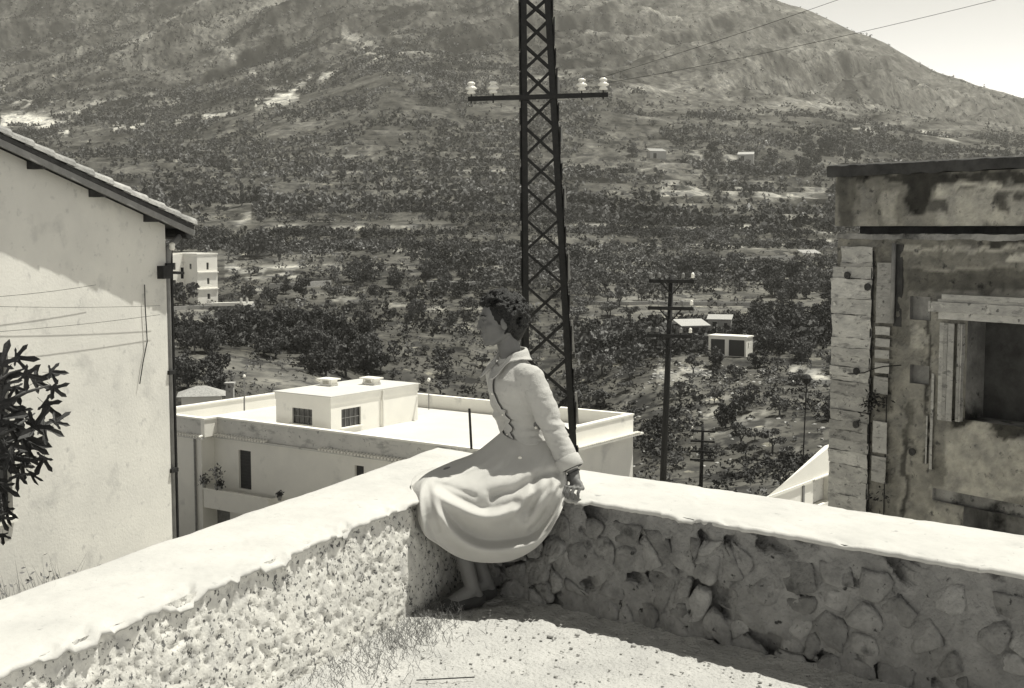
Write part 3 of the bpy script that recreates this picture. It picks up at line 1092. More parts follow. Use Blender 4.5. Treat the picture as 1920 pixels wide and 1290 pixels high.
# dark recess added for stain and shade below the attic, attic band, top slab
mb = MB(); fbox(mb, FC, .12, 6.4, -5.8, -.28, zw1 + .001, zfr0 - .001); mb.build('shade_recess', M['ruin_dark'], houseC)
def rough_box(fr, a0, a1, d0, d1, z0, z1, amp, seed, res=.05):
    """front, top and left side of a block as one rough sheet"""
    na = max(3, int((a1 - a0) / res)); nz = max(3, int((z1 - z0) / res))
    prof = [(d0, z0)] + [(d1, z0 + (z1 - z0) * t) for t in np.linspace(0, 1, nz)] + [(d0, z1)]
    rows = []
    aa = np.concatenate([[a0, a0], np.linspace(a0, a1, na)])
    V = []
    for (d, z) in prof:
        r = []
        for k, a in enumerate(aa):
            dd = d0 if k == 0 else d
            q = fr.p(a, dd, z)
            r.append((q.x, q.y, q.z))
        V.append(r)
    V = np.array(V)
    n = (fbm(V * 6 + seed, 4, 130) - .5) * amp
    V[..., 0] += n * fr.n.x * 2; V[..., 1] += n * fr.n.y * 2; V[..., 2] += (fbm(V * 7 + seed + 9, 3, 131) - .5) * amp
    return V
V = rough_box(FC, .04, 6.5, -6, .095, zfr0, zfr1, .02, 3)
grid_mesh('attic_core', V, M['ruin'], houseC, smooth=False)
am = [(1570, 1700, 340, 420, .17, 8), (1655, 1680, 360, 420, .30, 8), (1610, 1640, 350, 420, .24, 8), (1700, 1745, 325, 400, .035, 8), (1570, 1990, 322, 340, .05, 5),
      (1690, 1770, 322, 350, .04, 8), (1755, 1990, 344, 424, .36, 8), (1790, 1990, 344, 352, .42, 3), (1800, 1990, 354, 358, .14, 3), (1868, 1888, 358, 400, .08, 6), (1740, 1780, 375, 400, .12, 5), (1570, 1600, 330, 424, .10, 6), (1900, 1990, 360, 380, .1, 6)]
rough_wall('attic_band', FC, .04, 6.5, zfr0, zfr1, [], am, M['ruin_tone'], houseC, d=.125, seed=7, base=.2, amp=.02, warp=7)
V = rough_box(FC, -.05, 6.6, -6.1, .19, zfr1 + .002, ztop_s, .05, 8, .04)
grid_mesh('roof_slab', V, M['ruin_dark'], houseC, smooth=False)
V = rough_box(FC, -.06, 6.6, -6.1, .15, ztop_s + .002, ztop_s + .022, .01, 9, .04)
grid_mesh('slab_topping', V, M['ruin_light'], houseC, smooth=False)
V = rough_box(FC, .02, 6.5, -1, .05, zw1 - .02, zw1 + .05, .05, 12, .04)
grid_mesh('broken_string_course', V, M['ruin'], houseC, smooth=False)
# corner pier of limestone blocks
pier_edges = [462, 492, 500, 522, 560, 590, 634, 652, 668, 688, 706, 716, 742, 770, 790, 808, 826, 846, 872, 900, 930, 965, 1010]
rs = random.Random(3)
aP = C(1638, 700)[0]; aQ = C(1645, 700)[0]; aR = C(1672, 700)[0]
for i in range(len(pier_edges) - 1):
    z1 = C(1605, pier_edges[i])[1]; z0 = C(1605, pier_edges[i + 1])[1]
    left = -.02 + rs.uniform(-.012, .012)
    if i < 2:
        left = .12
    dd = .08 + rs.uniform(-.006, .006)
    if i in (8, 10, 12, 19):
        dd -= .012
    V = rough_box(FC, left, aP, -.6, dd, z0 + .002, z1 - .002, .036, i * 5.1, .025)
    o = grid_mesh('stone_block', V, M['ashlar'], houseC, smooth=False)
for i, (y0, y1) in enumerate(((492, 606), (612, 628), (634, 650), (656, 672), (680, 700), (706, 738), (790, 850), (856, 905))):
    z1 = C(1660, y0)[1]; z0 = C(1660, y1)[1]
    V = rough_box(FC, aQ, aR, -.1, .07 + rs.uniform(-.02, .0), z0 + .003, z1 - .003, .018, 40 + i * 3.1, .03)
    grid_mesh('stone_block', V, M['ashlar'], houseC, smooth=False)
# rain pipe in its dark slot
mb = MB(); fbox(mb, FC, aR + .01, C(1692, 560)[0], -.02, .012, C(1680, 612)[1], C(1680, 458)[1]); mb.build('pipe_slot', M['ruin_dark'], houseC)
mb = MB(); mb.tube([FC.p(C(1681, 500)[0], .06, C(1681, 456)[1]), FC.p(C(1681, 500)[0], .06, C(1681, 606)[1])], .028, 8); mb.build('rain_pipe', M['pipe'], houseC, smooth=True)
mb = MB(); mb.tube([FC.p(C(1641, 500)[0], .05, C(1641, 470)[1]), FC.p(C(1641, 500)[0], .055, C(1641, 700)[1]), FC.p(C(1641, 500)[0], .05, -3)], .016, 6); mb.build('cable_pipe', M['iron'], houseC)
mb = MB(); mb.tube([FC.p(C(1672, 500)[0], .03, C(1672, 690)[1]), FC.p(C(1672, 500)[0], .03, -3)], .008, 5); mb.build('thin_cable', M['iron'], houseC)
pts = [FC.p(C(x, y)[0], .11, C(x, y)[1]) for x, y in ((1600, 700), (1630, 698), (1650, 690), (1668, 686), (1700, 684))]
mb = MB(); mb.tube(pts, .008, 5); mb.build('loose_wire', M['iron'], houseC)
# scrub of wires and weeds growing on the pier
mb = MB(); rs = random.Random(4)
for i in range(130):
    cx, cy = (1655, 748) if i < 90 else ((1640, 765) if i < 110 else (1662, 925))
    x, y = cx + rs.gauss(0, 11), cy + rs.gauss(0, 10)
    a, z = C(x, y)
    c = FC.p(a, .1 + rs.uniform(0, .12), z)
    v = Vector((rs.gauss(0, 1), rs.gauss(0, 1), rs.gauss(0, 1))).normalized() * .035
    w = v.orthogonal().normalized() * .014
    mb.add([c - v, c + w, c + v, c - w], [(0, 1, 2, 3)])
wp_ = thing('wall_plant', 'dark tuft of weeds growing out of the limestone corner of the right house', 'plant', FC.p(C(1655, 748)[0], .1, C(1655, 748)[1]))
mb.build('foliage', M['fig_leaf'], wp_, fix=False)['kind'] = 'stuff'
# window surround: stepped limestone lintel and ribbed jamb
lz = [C(1800, y)[1] for y in (552, 561, 567, 586, 602)]
aL = C(1752, 575)[0]
fa1 = aw0 + 1.4
mb = MB(); fbox(mb, FC, C(1778, 556)[0], fa1, -.02, .13, lz[1], lz[0]); mb.build('lintel_fillet', M['ashlar'], houseC)
V = rough_box(FC, C(1768, 556)[0], fa1, -.02, .10, lz[2] + .002, lz[1] - .002, .01, 90); grid_mesh('lintel_band', V, M['ruin_light'], houseC, smooth=False)
V = rough_box(FC, aL, fa1, -.02, .12, lz[3], lz[2], .012, 91); grid_mesh('lintel_stone', V, M['ashlar'], houseC, smooth=False)
V = rough_box(FC, aL + .12, fa1, -.02, .085, wz1 + .004, lz[3] - .002, .012, 92); grid_mesh('lintel_lower_stone', V, M['ashlar'], houseC, smooth=False)
zj1 = C(1790, 606)[1]; zj0 = C(1790, 790)[1]
for k, (x0, x1, dd) in enumerate(((1764, 1772, .045), (1775, 1783, .08), (1785, 1797, .10), (1800, 1806, .07), (1808, 1811, .09))):
    A0, A1 = C(x0, 690)[0], C(x1, 690)[0]
    V = rough_box(FC, A0, A1 - .004, -.02, dd, zj0 + k * .004, zj1, .006, 95 + k, .03)
    grid_mesh('jamb_moulding', V, M['ashlar'], houseC, smooth=False)
V = rough_box(FC, C(1750, 690)[0], C(1755, 690)[0], -.02, .03, C(1750, 880)[1], C(1750, 700)[1], .006, 97, .03); grid_mesh('jamb_strip', V, M['ashlar'], houseC, smooth=False)
V = rough_box(FC, C(1741, 690)[0], C(1744, 690)[0], -.02, .02, C(1742, 870)[1], C(1742, 780)[1], .006, 98, .03); grid_mesh('jamb_strip', V, M['ashlar'], houseC, smooth=False)
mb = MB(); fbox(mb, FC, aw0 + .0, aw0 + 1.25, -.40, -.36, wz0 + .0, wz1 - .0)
mb.build('dark_interior', M['ruin_dark'], houseC)  # dark sheet standing for the unlit room behind the window
# round put-log holes as dark discs, their inner shade put into the colour
for (x, y) in ((1628, 538), (1607, 696), (1606, 796), (1706, 848), (1590, 516)):
    a, z = C(x, y, .09)
    mb = MB(); R = FC.M.to_3x3()
    mb.lathe(FC.p(a, .09 if x < 1640 else .032, z), [(.001, 0), (.045, 0), (.05, .022), (.03, .028), (.002, .02)], 9, M=R @ Matrix.Rotation(-math.pi / 2, 3, 'X'))
    mb.build('hole_disc', M['ruin_dark'], houseC)

# ---------------------------------------------------------------- whitewashed gable beside it
DG = 24.0
def G(px, py, dY=0):
    return W(px, py, DG + dY)
gable = thing('whitewashed_outhouse', 'small dazzling white gable with a recessed niche below the right stone house', 'outhouse', G(1500, 950))
FG = Frame((G(1400, 900).x, DG), (.60, .80), (.80, -.60))
ax = lambda px, py=900: FG.at(px, py)
pA = ax(1395, 965); pB = ax(1556, 837); pD = ax(1572, 838); pE = ax(1572, 990)
mb = MB()
hl = (ax(1525)[0], ax(1559)[0], ax(1540, 946)[1], ax(1540, 895)[1], .28)
zt = ax(1540, 893)[1]
a_cut = pA[0] + (pB[0] - pA[0]) * (zt - pA[1]) / (pB[1] - pA[1])
mb.add([FG.p(a_cut, 0, zt), FG.p(pB[0], 0, pB[1]), FG.p(pD[0] + .4, 0, pB[1]), FG.p(pD[0] + .4, 0, zt)], [(0, 1, 2, 3)])
mb.add([FG.p(pA[0], 0, pA[1] - 1), FG.p(a_cut, 0, zt), FG.p(a_cut, 0, pA[1] - 1)], [(0, 1, 2)])
holed(mb, FG, a_cut, pD[0] + .4, pA[1] - 1, zt, [hl])
mb.add([FG.p(pA[0], 0, pA[1] - .2), FG.p(pB[0], 0, pB[1]), FG.p(pB[0], -.12, pB[1]), FG.p(pA[0], -.12, pA[1] - .2)], [(0, 1, 2, 3)])
mb.add([FG.p(pB[0], 0, pB[1]), FG.p(pD[0] + .4, 0, pB[1]), FG.p(pD[0] + .4, -.12, pB[1]), FG.p(pB[0], -.12, pB[1])], [(0, 1, 2, 3)])
mb.build('wall', M['white_wall'], gable)
mb = MB(); fbox(mb, FG, ax(1560)[0], ax(1574)[0], .001, .10, pA[1] - 1, ax(1566, 873)[1]); fbox(mb, FG, ax(1558)[0], ax(1577)[0], .0012, .13, ax(1566, 873)[1] + .001, ax(1566, 866)[1]); mb.build('pilaster', M['white_wall'], gable)
mb = MB(); fbox(mb, FG, hl[0] + .01, hl[1] - .01, -.22, -.18, hl[2] + .02, ax(1540, 905)[1]); mb.build('niche_panel', M['parapet_face'], gable)
mb = MB(); fbox(mb, FG, hl[0] - .03, hl[1] + .0, .0, .05, hl[3] + .003, hl[3] + .03); mb.build('niche_lintel', M['white_wall'], gable)
mb = MB(); fbox(mb, FG, ax(1504)[0], ax(1507)[0], .0, .03, pA[1] - .5, zt - .05); mb.build('drain_pipe', M['pipe'], gable)
mb = MB(); mb.bar(FG.p(a_cut - .05, .03, zt + .01), FG.p(ax(1560)[0], .03, zt + .01), .03, .012); mb.build('string_moulding', M['beige_wall'], gable)

# ================================================================ FLAT-ROOFED BUILDING BELOW THE TERRACE
P0 = Vector((-1.6, 63.6, 0))
ga = Vector((-.815, .58, 0)).normalized(); gb = Vector((.58, .815, 0)).normalized()
blk = thing('flat_roofed_building', 'white flat-roofed apartment building with parapets, below the terrace wall', 'building', (P0.x, P0.y, -20))
ZT = -9.28; ZD = -10.15
LA, LB = 24.8, 15.3
FL_ = Frame((P0.x, P0.y), (ga.x, ga.y), (-gb.x, -gb.y))       # long shaded front
FR_ = Frame((P0.x, P0.y), (gb.x, gb.y), (-ga.x, -ga.y))       # sunlit end
aj = FL_.a(400, 0, ZT)                                        # where the left block steps forward
zl = FL_.at(700, 849)[1]
zl = ZT - 1.12
da, dz1 = FL_.at(447, 843); db, _ = FL_.at(470, 843); dz0 = FL_.at(458, 917)[1]
wa, wz = FL_.at(665, 872); wb, _ = FL_.at(682, 872)
lw0, lwz = FL_.at(431, 950); lw1, _ = FL_.at(394, 950)
mb = MB()
holed(mb, FL_, 0, aj, -24, zl, [(da, db, dz0, dz1, .25) if da < db else (db, da, dz0, dz1, .25), (min(wa, wb), max(wa, wb), wz - 1.3, wz, .25), (lw0, lw1, lwz - 1.5, lwz, .25)])
mb.build('front_wall', M['beige_wall'], blk)
mb = MB(); fbox(mb, FL_, min(da, db), max(da, db), -.2, -.14, dz0, dz1); dr = mb.build('balcony_door', M['shutter'], blk)
for k in range(12):
    z = dz0 + (k + .5) * (dz1 - dz0) / 12
    mb = MB(); fbox(mb, FL_, min(da, db) + .05, max(da, db) - .05, -.14, -.115, z - .05, z + .02); mb.build('slat', M['shutter'], dr)
mb = MB(); fbox(mb, FL_, min(wa, wb), max(wa, wb), -.2, -.15, wz - 1.3, wz); mb.build('window', M['shutter'], blk)
mb = MB(); fbox(mb, FL_, lw0, lw1, -.2, -.15, lwz - 1.5, lwz); mb.build('window', M['pipe'], blk)
mb = MB(); fbox(mb, FL_, aj + .001, LA, -3, .95, -24, zl); mb.build('projecting_wing', M['beige_wall'], blk)
mb = MB(); holed(mb, FR_, 0, LB, -24, zl, []); mb.build('end_wall', M['beige_wall'], blk)
mb = MB(); mb.prism([FL_.p(.05, -.3, -24), FL_.p(LA, -.3, -24), FL_.p(LA, -LB, -24), FL_.p(.05, -LB, -24)], (0, 0, 24 + zl - .02)); mb.build('core', M['beige_wall'], blk)
# deck and parapets
mb = MB(); mb.prism([FL_.p(.0, -.0, zl), FL_.p(LA, -.0, zl), FL_.p(LA, -LB, zl), FL_.p(.0, -LB, zl)], (0, 0, ZD - zl)); mb.build('roof_deck', M['roof_deck'], blk)
TP = .30
def parapet(mbox, fr, a0, a1, d0, d1, zb=zl + .003, zt_=ZT):
    V = []
    fbox(mbox, fr, a0, a1, d0, d1, zb, zt_)
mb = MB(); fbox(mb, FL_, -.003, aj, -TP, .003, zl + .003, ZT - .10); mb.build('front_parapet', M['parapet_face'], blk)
mb = MB(); fbox(mb, FL_, aj + .001, LA, .62, .97, zl + .003, ZT - .10); mb.build('wing_parapet', M['parapet_face'], blk)
mb = MB(); fbox(mb, FL_, aj - .32, aj, .004, .97, zl + .004, ZT - .10); mb.build('return_parapet', M['white_wall'], blk)
mb = MB(); fbox(mb, FL_, aj + .002, LA, -.5, .615, zl - .01, ZD + .003); mb.build('wing_deck', M['roof_deck'], blk)
mb = MB(); fbox(mb, FR_, TP, LB, -TP, .003, zl + .005, ZT - .10); mb.build('end_parapet', M['white_wall'], blk)
mb = MB(); fbox(mb, FL_, .002, LA, -LB - .002, -LB + TP, zl + .006, ZT - .10); mb.build('rear_parapet', M['white_wall'], blk)
mb = MB(); fbox(mb, FL_, 24.5, 24.797, -LB + TP, .6, zl + .007, ZT - .10); mb.build('side_parapet', M['white_wall'], blk)
for nm, fr, a0, a1, d0, d1 in (('parapet_cap', FL_, -.05, aj - .33, -TP - .05, .05), ('parapet_cap', FL_, aj - .37, LA, .58, 1.02), ('parapet_cap', FL_, aj - .37, aj + .05, -TP - .05, .574),
                               ('parapet_cap', FR_, TP + .06, LB - TP - .01, -TP - .05, .05), ('parapet_cap', FL_, -.05, LA, -LB - .05, -LB + TP + .05),
                               ('parapet_cap', FL_, 24.45, 24.85, -LB + TP + .06, .57)):
    mb = MB(); fbox(mb, fr, a0, a1, d0, d1, ZT - .099, ZT); mb.build(nm, M['white_wall'], blk)
# eaves ledge with its row of tile ends
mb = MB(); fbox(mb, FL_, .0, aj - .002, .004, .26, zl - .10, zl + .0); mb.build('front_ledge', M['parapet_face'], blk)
mb = MB(); fbox(mb, FL_, aj - .28, LA, .972, 1.25, zl - .10, zl + .0); mb.build('wing_ledge', M['parapet_face'], blk)
mb = MB(); fbox(mb, FR_, -.26, LB + .35, .004, .52, zl - .12, zl + .0); mb.build('end_ledge', M['white_wall'], blk)
t0 = FL_.a(496, .26, zl); t1 = FL_.a(594, .26, zl); t2 = FL_.a(716, .26, zl)
mb = MB(); a = 0.3
while a < LA - .2:
    wing = a > aj - .25
    if not (t1 < a < t0) :  # tiles left out where the row falls into shadow
        d = 1.25 if wing else .26
        mb.tube([FL_.p(a, d - .18, zl + .10), FL_.p(a, d + .07, zl + .045)], .075, 6)
    a += .24
tag(mb.build('tile_edging', M['white_wall'], blk), kind='stuff')
mb = MB(); a = .2
while a < LB:
    mb.tube([FR_.p(a, .35, zl + .07), FR_.p(a, .58, zl + .03)], .06, 6); a += .22
tag(mb.build('tile_edging', M['beige_wall'], blk), kind='stuff')
# balcony
b0, bz = FL_.at(384, 906, 1.0); b1_, _ = FL_.at(506, 931, 1.0)
bzr = dz0 + .35
A0, A1 = min(b0, b1_), min(max(b0, b1_), aj - .01)
mb = MB(); fbox(mb, FL_, A0, A1, 1.0, 1.12, dz0 - 1.15, dz0 - .05); fbox(mb, FL_, A0, A0 + .12, .01, .998, dz0 - 1.15, dz0 - .05)
mb.build('balcony_parapet', M['beige_wall'], blk)
mb = MB(); fbox(mb, FL_, A0 + .13, A1, .01, .995, dz0 - 1.10, dz0 - .95); mb.build('balcony_floor', M['beige_wall'], blk)
mb = MB(); fbox(mb, FL_, A0 - .05, A1, .96, 1.18, dz0 - .049, dz0 + .01); mb.build('balcony_rail', M['white_wall'], blk)
# drainpipe on the wing
ap = FL_.a(367, 1.0, -13)
mb = MB(); mb.tube([FL_.p(ap, 1.03, zl - .1), FL_.p(ap, 1.03, -24)], .07, 6); mb.build('drainpipe', M['pipe'], blk)
# plants standing on the balcony rail
def pot_plant(px, py, size, label, hgt=.5):
    a, _ = FL_.at(px, py, 1.06)
    base = FL_.p(a, 1.07, dz0 + .012)
    t = thing('potted_plant', label, 'potted plant', base, 'plants on the balcony of the white building')
    mb = MB(); mb.lathe(base, [(.09, 0), (.13, .2), (.14, .24), (.10, .24)], 8); mb.build('pot', M['roof_tile'], t)
    mb = MB(); r_ = random.Random(px)
    mb.tube([base + Vector((0, 0, .2)), base + Vector((0, 0, hgt))], .015, 5)
    for i in range(70):
        c = base + Vector((r_.gauss(0, size * .35), r_.gauss(0, size * .35), hgt + r_.gauss(0, size * .35)))
        v = Vector((r_.gauss(0, 1), r_.gauss(0, 1), r_.gauss(0, 1))).normalized() * .10
        w = v.orthogonal().normalized() * .05
        mb.add([c - v, c + w, c + v, c - w], [(0, 1, 2, 3)])
    mb.build('foliage', M['leaf'], t, fix=False)
pot_plant(383, 893, .45, 'low bushy potted plant leftmost on the balcony rail', .45)
pot_plant(405, 880, .55, 'tall potted plant with a round head on the balcony rail', 1.1)
pot_plant(412, 895, .35, 'small low potted plant under the tall one on the balcony rail', .38)
pot_plant(524, 905, .25, 'small dark potted plant alone at the right end of the balcony', .35)
# stair house on the roof
def S_(t, s, z):
    return P0 + ga * t + gb * s + Vector((0, 0, z))
FS1 = Frame(S_(12.6, 2.5, 0), (ga.x, ga.y), (-gb.x, -gb.y)); LS1 = 4.45
FS2 = Frame(S_(12.6, 2.5, 0), (gb.x, gb.y), (-ga.x, -ga.y)); LS2 = 7.8
ZS = -7.86
x0, xz1 = FS1.at(585, 768); x1, xz0 = FS1.at(548, 793)
y0_, yz1 = FS2.at(640, 768); y1_, yz0 = FS2.at(677, 796)
mb = MB(); holed(mb, FS1, 0, LS1, ZD + .002, ZS - .45, [(x0, x1, xz0, xz1, .18)]); holed(mb, FS2, 0, LS2, ZD + .002, ZS - .45, [(y0_, y1_, yz0, yz1, .18)])
sq = [FS1.p(0.02, -.2, ZD + .002), FS1.p(LS1, -.2, ZD + .002), FS1.p(LS1, -LS2, ZD + .002), FS1.p(0.2, -LS2, ZD + .002)]
mb.prism([FS1.p(.25, -.25, ZD + .003), FS1.p(LS1 - .001, -.25, ZD + .003), FS1.p(LS1 - .001, -LS2 + .001, ZD + .003), FS1.p(.25, -LS2 + .001, ZD + .003)], (0, 0, ZS - .46 - ZD))
mb.add([FS1.p(LS1, 0, ZD), FS1.p(LS1, -LS2, ZD), FS1.p(LS1, -LS2, ZS - .45), FS1.p(LS1, 0, ZS - .45)], [(0, 1, 2, 3)])
mb.add([FS1.p(0, -LS2, ZD), FS1.p(LS1, -LS2, ZD), FS1.p(LS1, -LS2, ZS - .45), FS1.p(0, -LS2, ZS - .45)], [(0, 1, 2, 3)])
st_ = mb.build('stair_house', M['white_wall'], blk)
mb = MB(); mb.prism([FS1.p(-.05, .05, ZS - .449), FS1.p(LS1 + .05, .05, ZS - .449), FS1.p(LS1 + .05, -LS2 - .05, ZS - .449), FS1.p(-.05, -LS2 - .05, ZS - .449)], (0, 0, .42)); mb.build('fascia', M['white_wall'], st_)
mb = MB(); mb.prism([FS1.p(-.13, .13, ZS - .028), FS1.p(LS1 + .13, .13, ZS - .028), FS1.p(LS1 + .13, -LS2 - .13, ZS - .028), FS1.p(-.13, -LS2 - .13, ZS - .028)], (0, 0, .05)); mb.build('flat_roof', M['roof_deck'], st_)
for fr, u0, u1, v0, v1 in ((FS1, x0, x1, xz0, xz1), (FS2, y0_, y1_, yz0, yz1)):
    mb = MB(); fbox(mb, fr, u0, u1, -.17, -.14, v0, v1); mb.build('window', M['glass'], st_)
    mb = MB()
    for k in range(5):
        a = u0 + (u1 - u0) * k / 4
        fbox(mb, fr, a - .018, a + .018, -.12, -.09, v0, v1)
    fbox(mb, fr, u0, u1, -.121, -.089, (v0 + v1) / 2 - .02, (v0 + v1) / 2 + .02)
    mb.build('window_bars', M['pipe'], st_)
    mb = MB(); fbox(mb, fr, u0 - .08, u1 + .08, .0, .08, v0 - .07, v0 - .002); mb.build('window_sill', M['white_wall'], st_)
ap = FS2.a(717, .05, ZS - 1)
mb = MB(); mb.tube([FS2.p(ap, .13, ZS - .1), FS2.p(ap, .10, ZS - .5), FS2.p(ap, .10, ZD)], .06, 6); mb.build('drainpipe', M['beige_wall'], st_)
# two capped chimney vents
for (ta, sb) in ((3.75, 3.8), (1.95, 5.7)):
    c = FS1.p(ta, -sb, ZS)
    mb = MB(); fbox(mb, FS1, ta - .5, ta + .5, -sb - .3, -sb + .3, ZS + .02, ZS + .14)
    for a in (ta - .45, ta + .27):
        fbox(mb, FS1, a, a + .18, -sb - .28, -sb + .28, ZS + .139, ZS + .38)
    v = mb.build('chimney_vent', M['beige_wall'], st_)
    mb = MB(); fbox(mb, FS1, ta - .62, ta + .62, -sb - .42, -sb + .42, ZS + .381, ZS + .46); mb.build('vent_slab', M['white_wall'], st_)
mb = MB(); mb.bar(FS2.p(LS2 + .1, .1, ZS - .35), FS2.p(LS2 + .1, .6, ZS - .42), .12, .2); mb.build('spout', M['iron'], st_)
# rods standing on the roof and by it
def rod(px, y0, y1, D, r, label, head=None, cat='pole'):
    b, t_ = W(px, y1, D), W(px - (4 if head is None else 0), y0, D)
    if head is None:
        mb = MB(); mb.tube([b, t_], r, 6)
        return tag(mb.build('iron_rod', M['iron']), label, cat)
    e = thing('aerial_post', label, cat, b, 'thin posts with white heads on the flat roof')
    mb = MB(); mb.tube([b, t_], r, 6); mb.build('post', M['pipe'], e)
    mb = MB(); mb.ell(t_, (head, head, head * 1.2), sub=1); mb.build('head', M['porcelain'], e)
    return e
rod(884, 766, 842, 62.9, .065, 'dark iron rod standing at the near corner of the white roof, behind the skirt')
rod(458, 705, 770, 79, .05, 'thin post with a white head at the left of the stair house', .10)
rod(804, 712, 768, 82, .035, 'thin post with a white head on the roof right of the stair house', .12)

# ---------------------------------------------------------------- lattice pylon
DP = 28.0
def PX(px, py):
    return W(px, py, DP)
pyl = thing('lattice_pylon', 'tall dark lattice steel pylon rising behind the seated woman', 'pylon', PX(1030, 1000))
ys = [-22, 15, 60, 108, 155, 211, 264, 322, 380, 440, 502, 568, 636, 706, 778, 852, 928, 1006]
lx = lambda y: 981 + (y + 22) * .0075
rx = lambda y: 1026 + (y + 22) * .0565
zs = lambda y: PX(1000, y).z
def leg_pts(side, y):
    x = lx(y) if side < 0 else rx(y)
    p = PX(x, y); return p
LW, LDp = .15, .20
top, bot = -60, 1080
for sd in (-1, 1):
    mb = MB(); p0, p1 = leg_pts(sd, top), leg_pts(sd, bot)
    d = (p1 - p0)
    # channel section: web outside, two flanges towards the lacing
    s = Vector((1, 0, 0)) * -sd
    for (w0, w1, d0, d1) in ((-.075, -.055, -.13, .13), (-.075, .07, -.13, -.112), (-.075, .07, .112, .13)):
        vs = []
        for p in (p0, p1):
            for a, b in ((w0, d0), (w1, d0), (w1, d1), (w0, d1)):
                vs.append(p + s * a + Vector((0, 1, 0)) * b)
        mb.add(vs, [(0, 1, 2, 3), (7, 6, 5, 4), (0, 4, 5, 1), (1, 5, 6, 2), (2, 6, 7, 3), (3, 7, 4, 0)])
    lg = mb.build('leg', M['iron'], pyl)
    for i in range(len(ys) - 1):
        yc = ys[i] + (0 if sd > 0 else 8)
        p = leg_pts(sd, yc)
        mb = MB(); q = p + s * -.09
        hh = .30 if i % 2 == 0 else .18
        mb.box(q.x - .014, q.x + .014, q.y - .15, q.y + .15, q.z - hh, q.z + hh)
        mb.build('joint_plate', M['iron'], lg)
mb = MB()
for i, (y0, y1) in enumerate(((145, 175), (240, 268), (350, 390), (470, 524), (600, 660), (735, 795))):
    p0, p1 = PX(rx(y0) + 11, y0), PX(rx(y1) + 11, y1)
    mb = MB(); mb.bar(p0 + Vector((0, -.02, 0)), p1 + Vector((0, -.02, 0)), .05, .05, up=(0, 1, 0)); mb.build('sunlit_edge_strip', M['iron_lit'], pyl)  # pale strips painting sunlight on the right edge of the pylon
for i in range(len(ys) - 1):
    # node rows are halfway between the X centres
    ya = (ys[i] + ys[i - 1]) / 2 if i else ys[0] - 20
    yb = (ys[i] + ys[i + 1]) / 2
    for dd in (-.10, .10):
        for k in (0, 1):
            A = leg_pts(-1, ya if k else yb); B = leg_pts(1, yb if k else ya)
            off = Vector((0, dd + (.012 if k else -.012) * (1 if dd > 0 else -1), 0))
            mb = MB(); mb.bar(A + off, B + off, .014, .052, up=(0, 0, 1)) if False else mb.bar(A + off, B + off, .052, .014, up=(0, 1, 0))
            mb.build('brace', M['iron'], pyl)
a0, a1 = PX(878, 187), PX(1139, 179)
mb = MB(); mb.bar(a0 + Vector((0, -.16, 0)), a1 + Vector((0, -.16, 0)), .10, .07, up=(0, 1, 0)); arm = mb.build('crossarm', M['iron'], pyl)
for px in (884, 925, 1090, 1130):
    t = (px - 878) / 261
    base = a0.lerp(a1, t) + Vector((0, -.16, .0))
    mb = MB(); mb.tube([base + Vector((0, 0, -.10)), base + Vector((0, 0, .20))], .016, 6); pin = mb.build('insulator_pin', M['iron'], arm)
    mb = MB(); mb.lathe(base + Vector((0, 0, .10)), [(.05, 0), (.095, .012), (.085, .05), (.055, .075), (.12, .10), (.125, .125), (.075, .17), (.05, .19), (.085, .205), (.085, .235), (.045, .262)], 14)
    mb.build('insulator', M['porcelain'], arm, smooth=True)

# conductors running up to the right, over the terrace
def wire(name, A, B, sag, label, r=.006, n=24):
    pts = [A.lerp(B, k / n) + Vector((0, 0, -sag * 4 * (k / n) * (1 - k / n))) for k in range(n + 1)]
    mb = MB(); mb.tube(pts, r, 5)
    return tag(mb.build(name, M['wire']), label, 'wire', 'conductors of the lattice pylon')
wire('power_wire', PX(1090, 158) + Vector((0, -.16, 0)), W(2300, -270, 19), .12, 'upper thin conductor rising to the right from the inner right insulator', .0045)
wire('power_wire', PX(1130, 158) + Vector((0, -.16, 0)), W(2300, -115, 19), .15, 'lower thin conductor rising to the right from the outermost right insulator', .0045)

# ---------------------------------------------------------------- wooden telegraph poles
def tele_pole(pxt, pyt, pxb, pyb, D, r, arms, label, arm_px, ins):
    t_, b = W(pxt, pyt, D), W(pxb, pyb, D)
    e = thing('telegraph_pole', label, 'utility pole', b)
    mb = MB(); mb.tube([b, b.lerp(t_, .5), t_], [r * 1.25, r * 1.1, r * .85], 10); mb.build('pole', M['pole_wood'], e, smooth=True)
    sc = D / FPX
    for k, py in enumerate(arms):
        f = (pyb - py) / (pyb - pyt)
        c = b.lerp(t_, f)
        L = arm_px * sc
        yaw = Vector((1, -.35, .0)).normalized()
        off = Vector((0, -r - .04, 0))
        mb = MB(); mb.bar(c - yaw * L / 2 + off, c + yaw * L / 2 + off, .13, .14); am = mb.build('crossarm', M['pole_wood'], e)
        if D < 80:
            for sg in (-1, 1):
                mb = MB(); mb.bar(c + off + Vector((0, 0, -.55)), c + off + yaw * sg * L * .26, .05, .05); mb.build('arm_strut', M['pole_wood'], e)
        for s_off, lit in ins:
            q = c + off + yaw * s_off * L / 2 + Vector((0, 0, .05))
            mb = MB(); mb.tube([q, q + Vector((0, 0, .12))], .012, 4); mb.build('insulator_pin', M['iron'], am)
            mb = MB(); mb.lathe(q + Vector((0, 0, .09)), [(.04, 0), (.075, .02), (.065, .09), (.06, .11), (.075, .13), (.05, .19), (.02, .21)], 8)
            mb.build('insulator', M['porcelain'] if lit else M['pipe'], am, smooth=True)  # sunlit insulators coloured white, those in shade grey
    return e
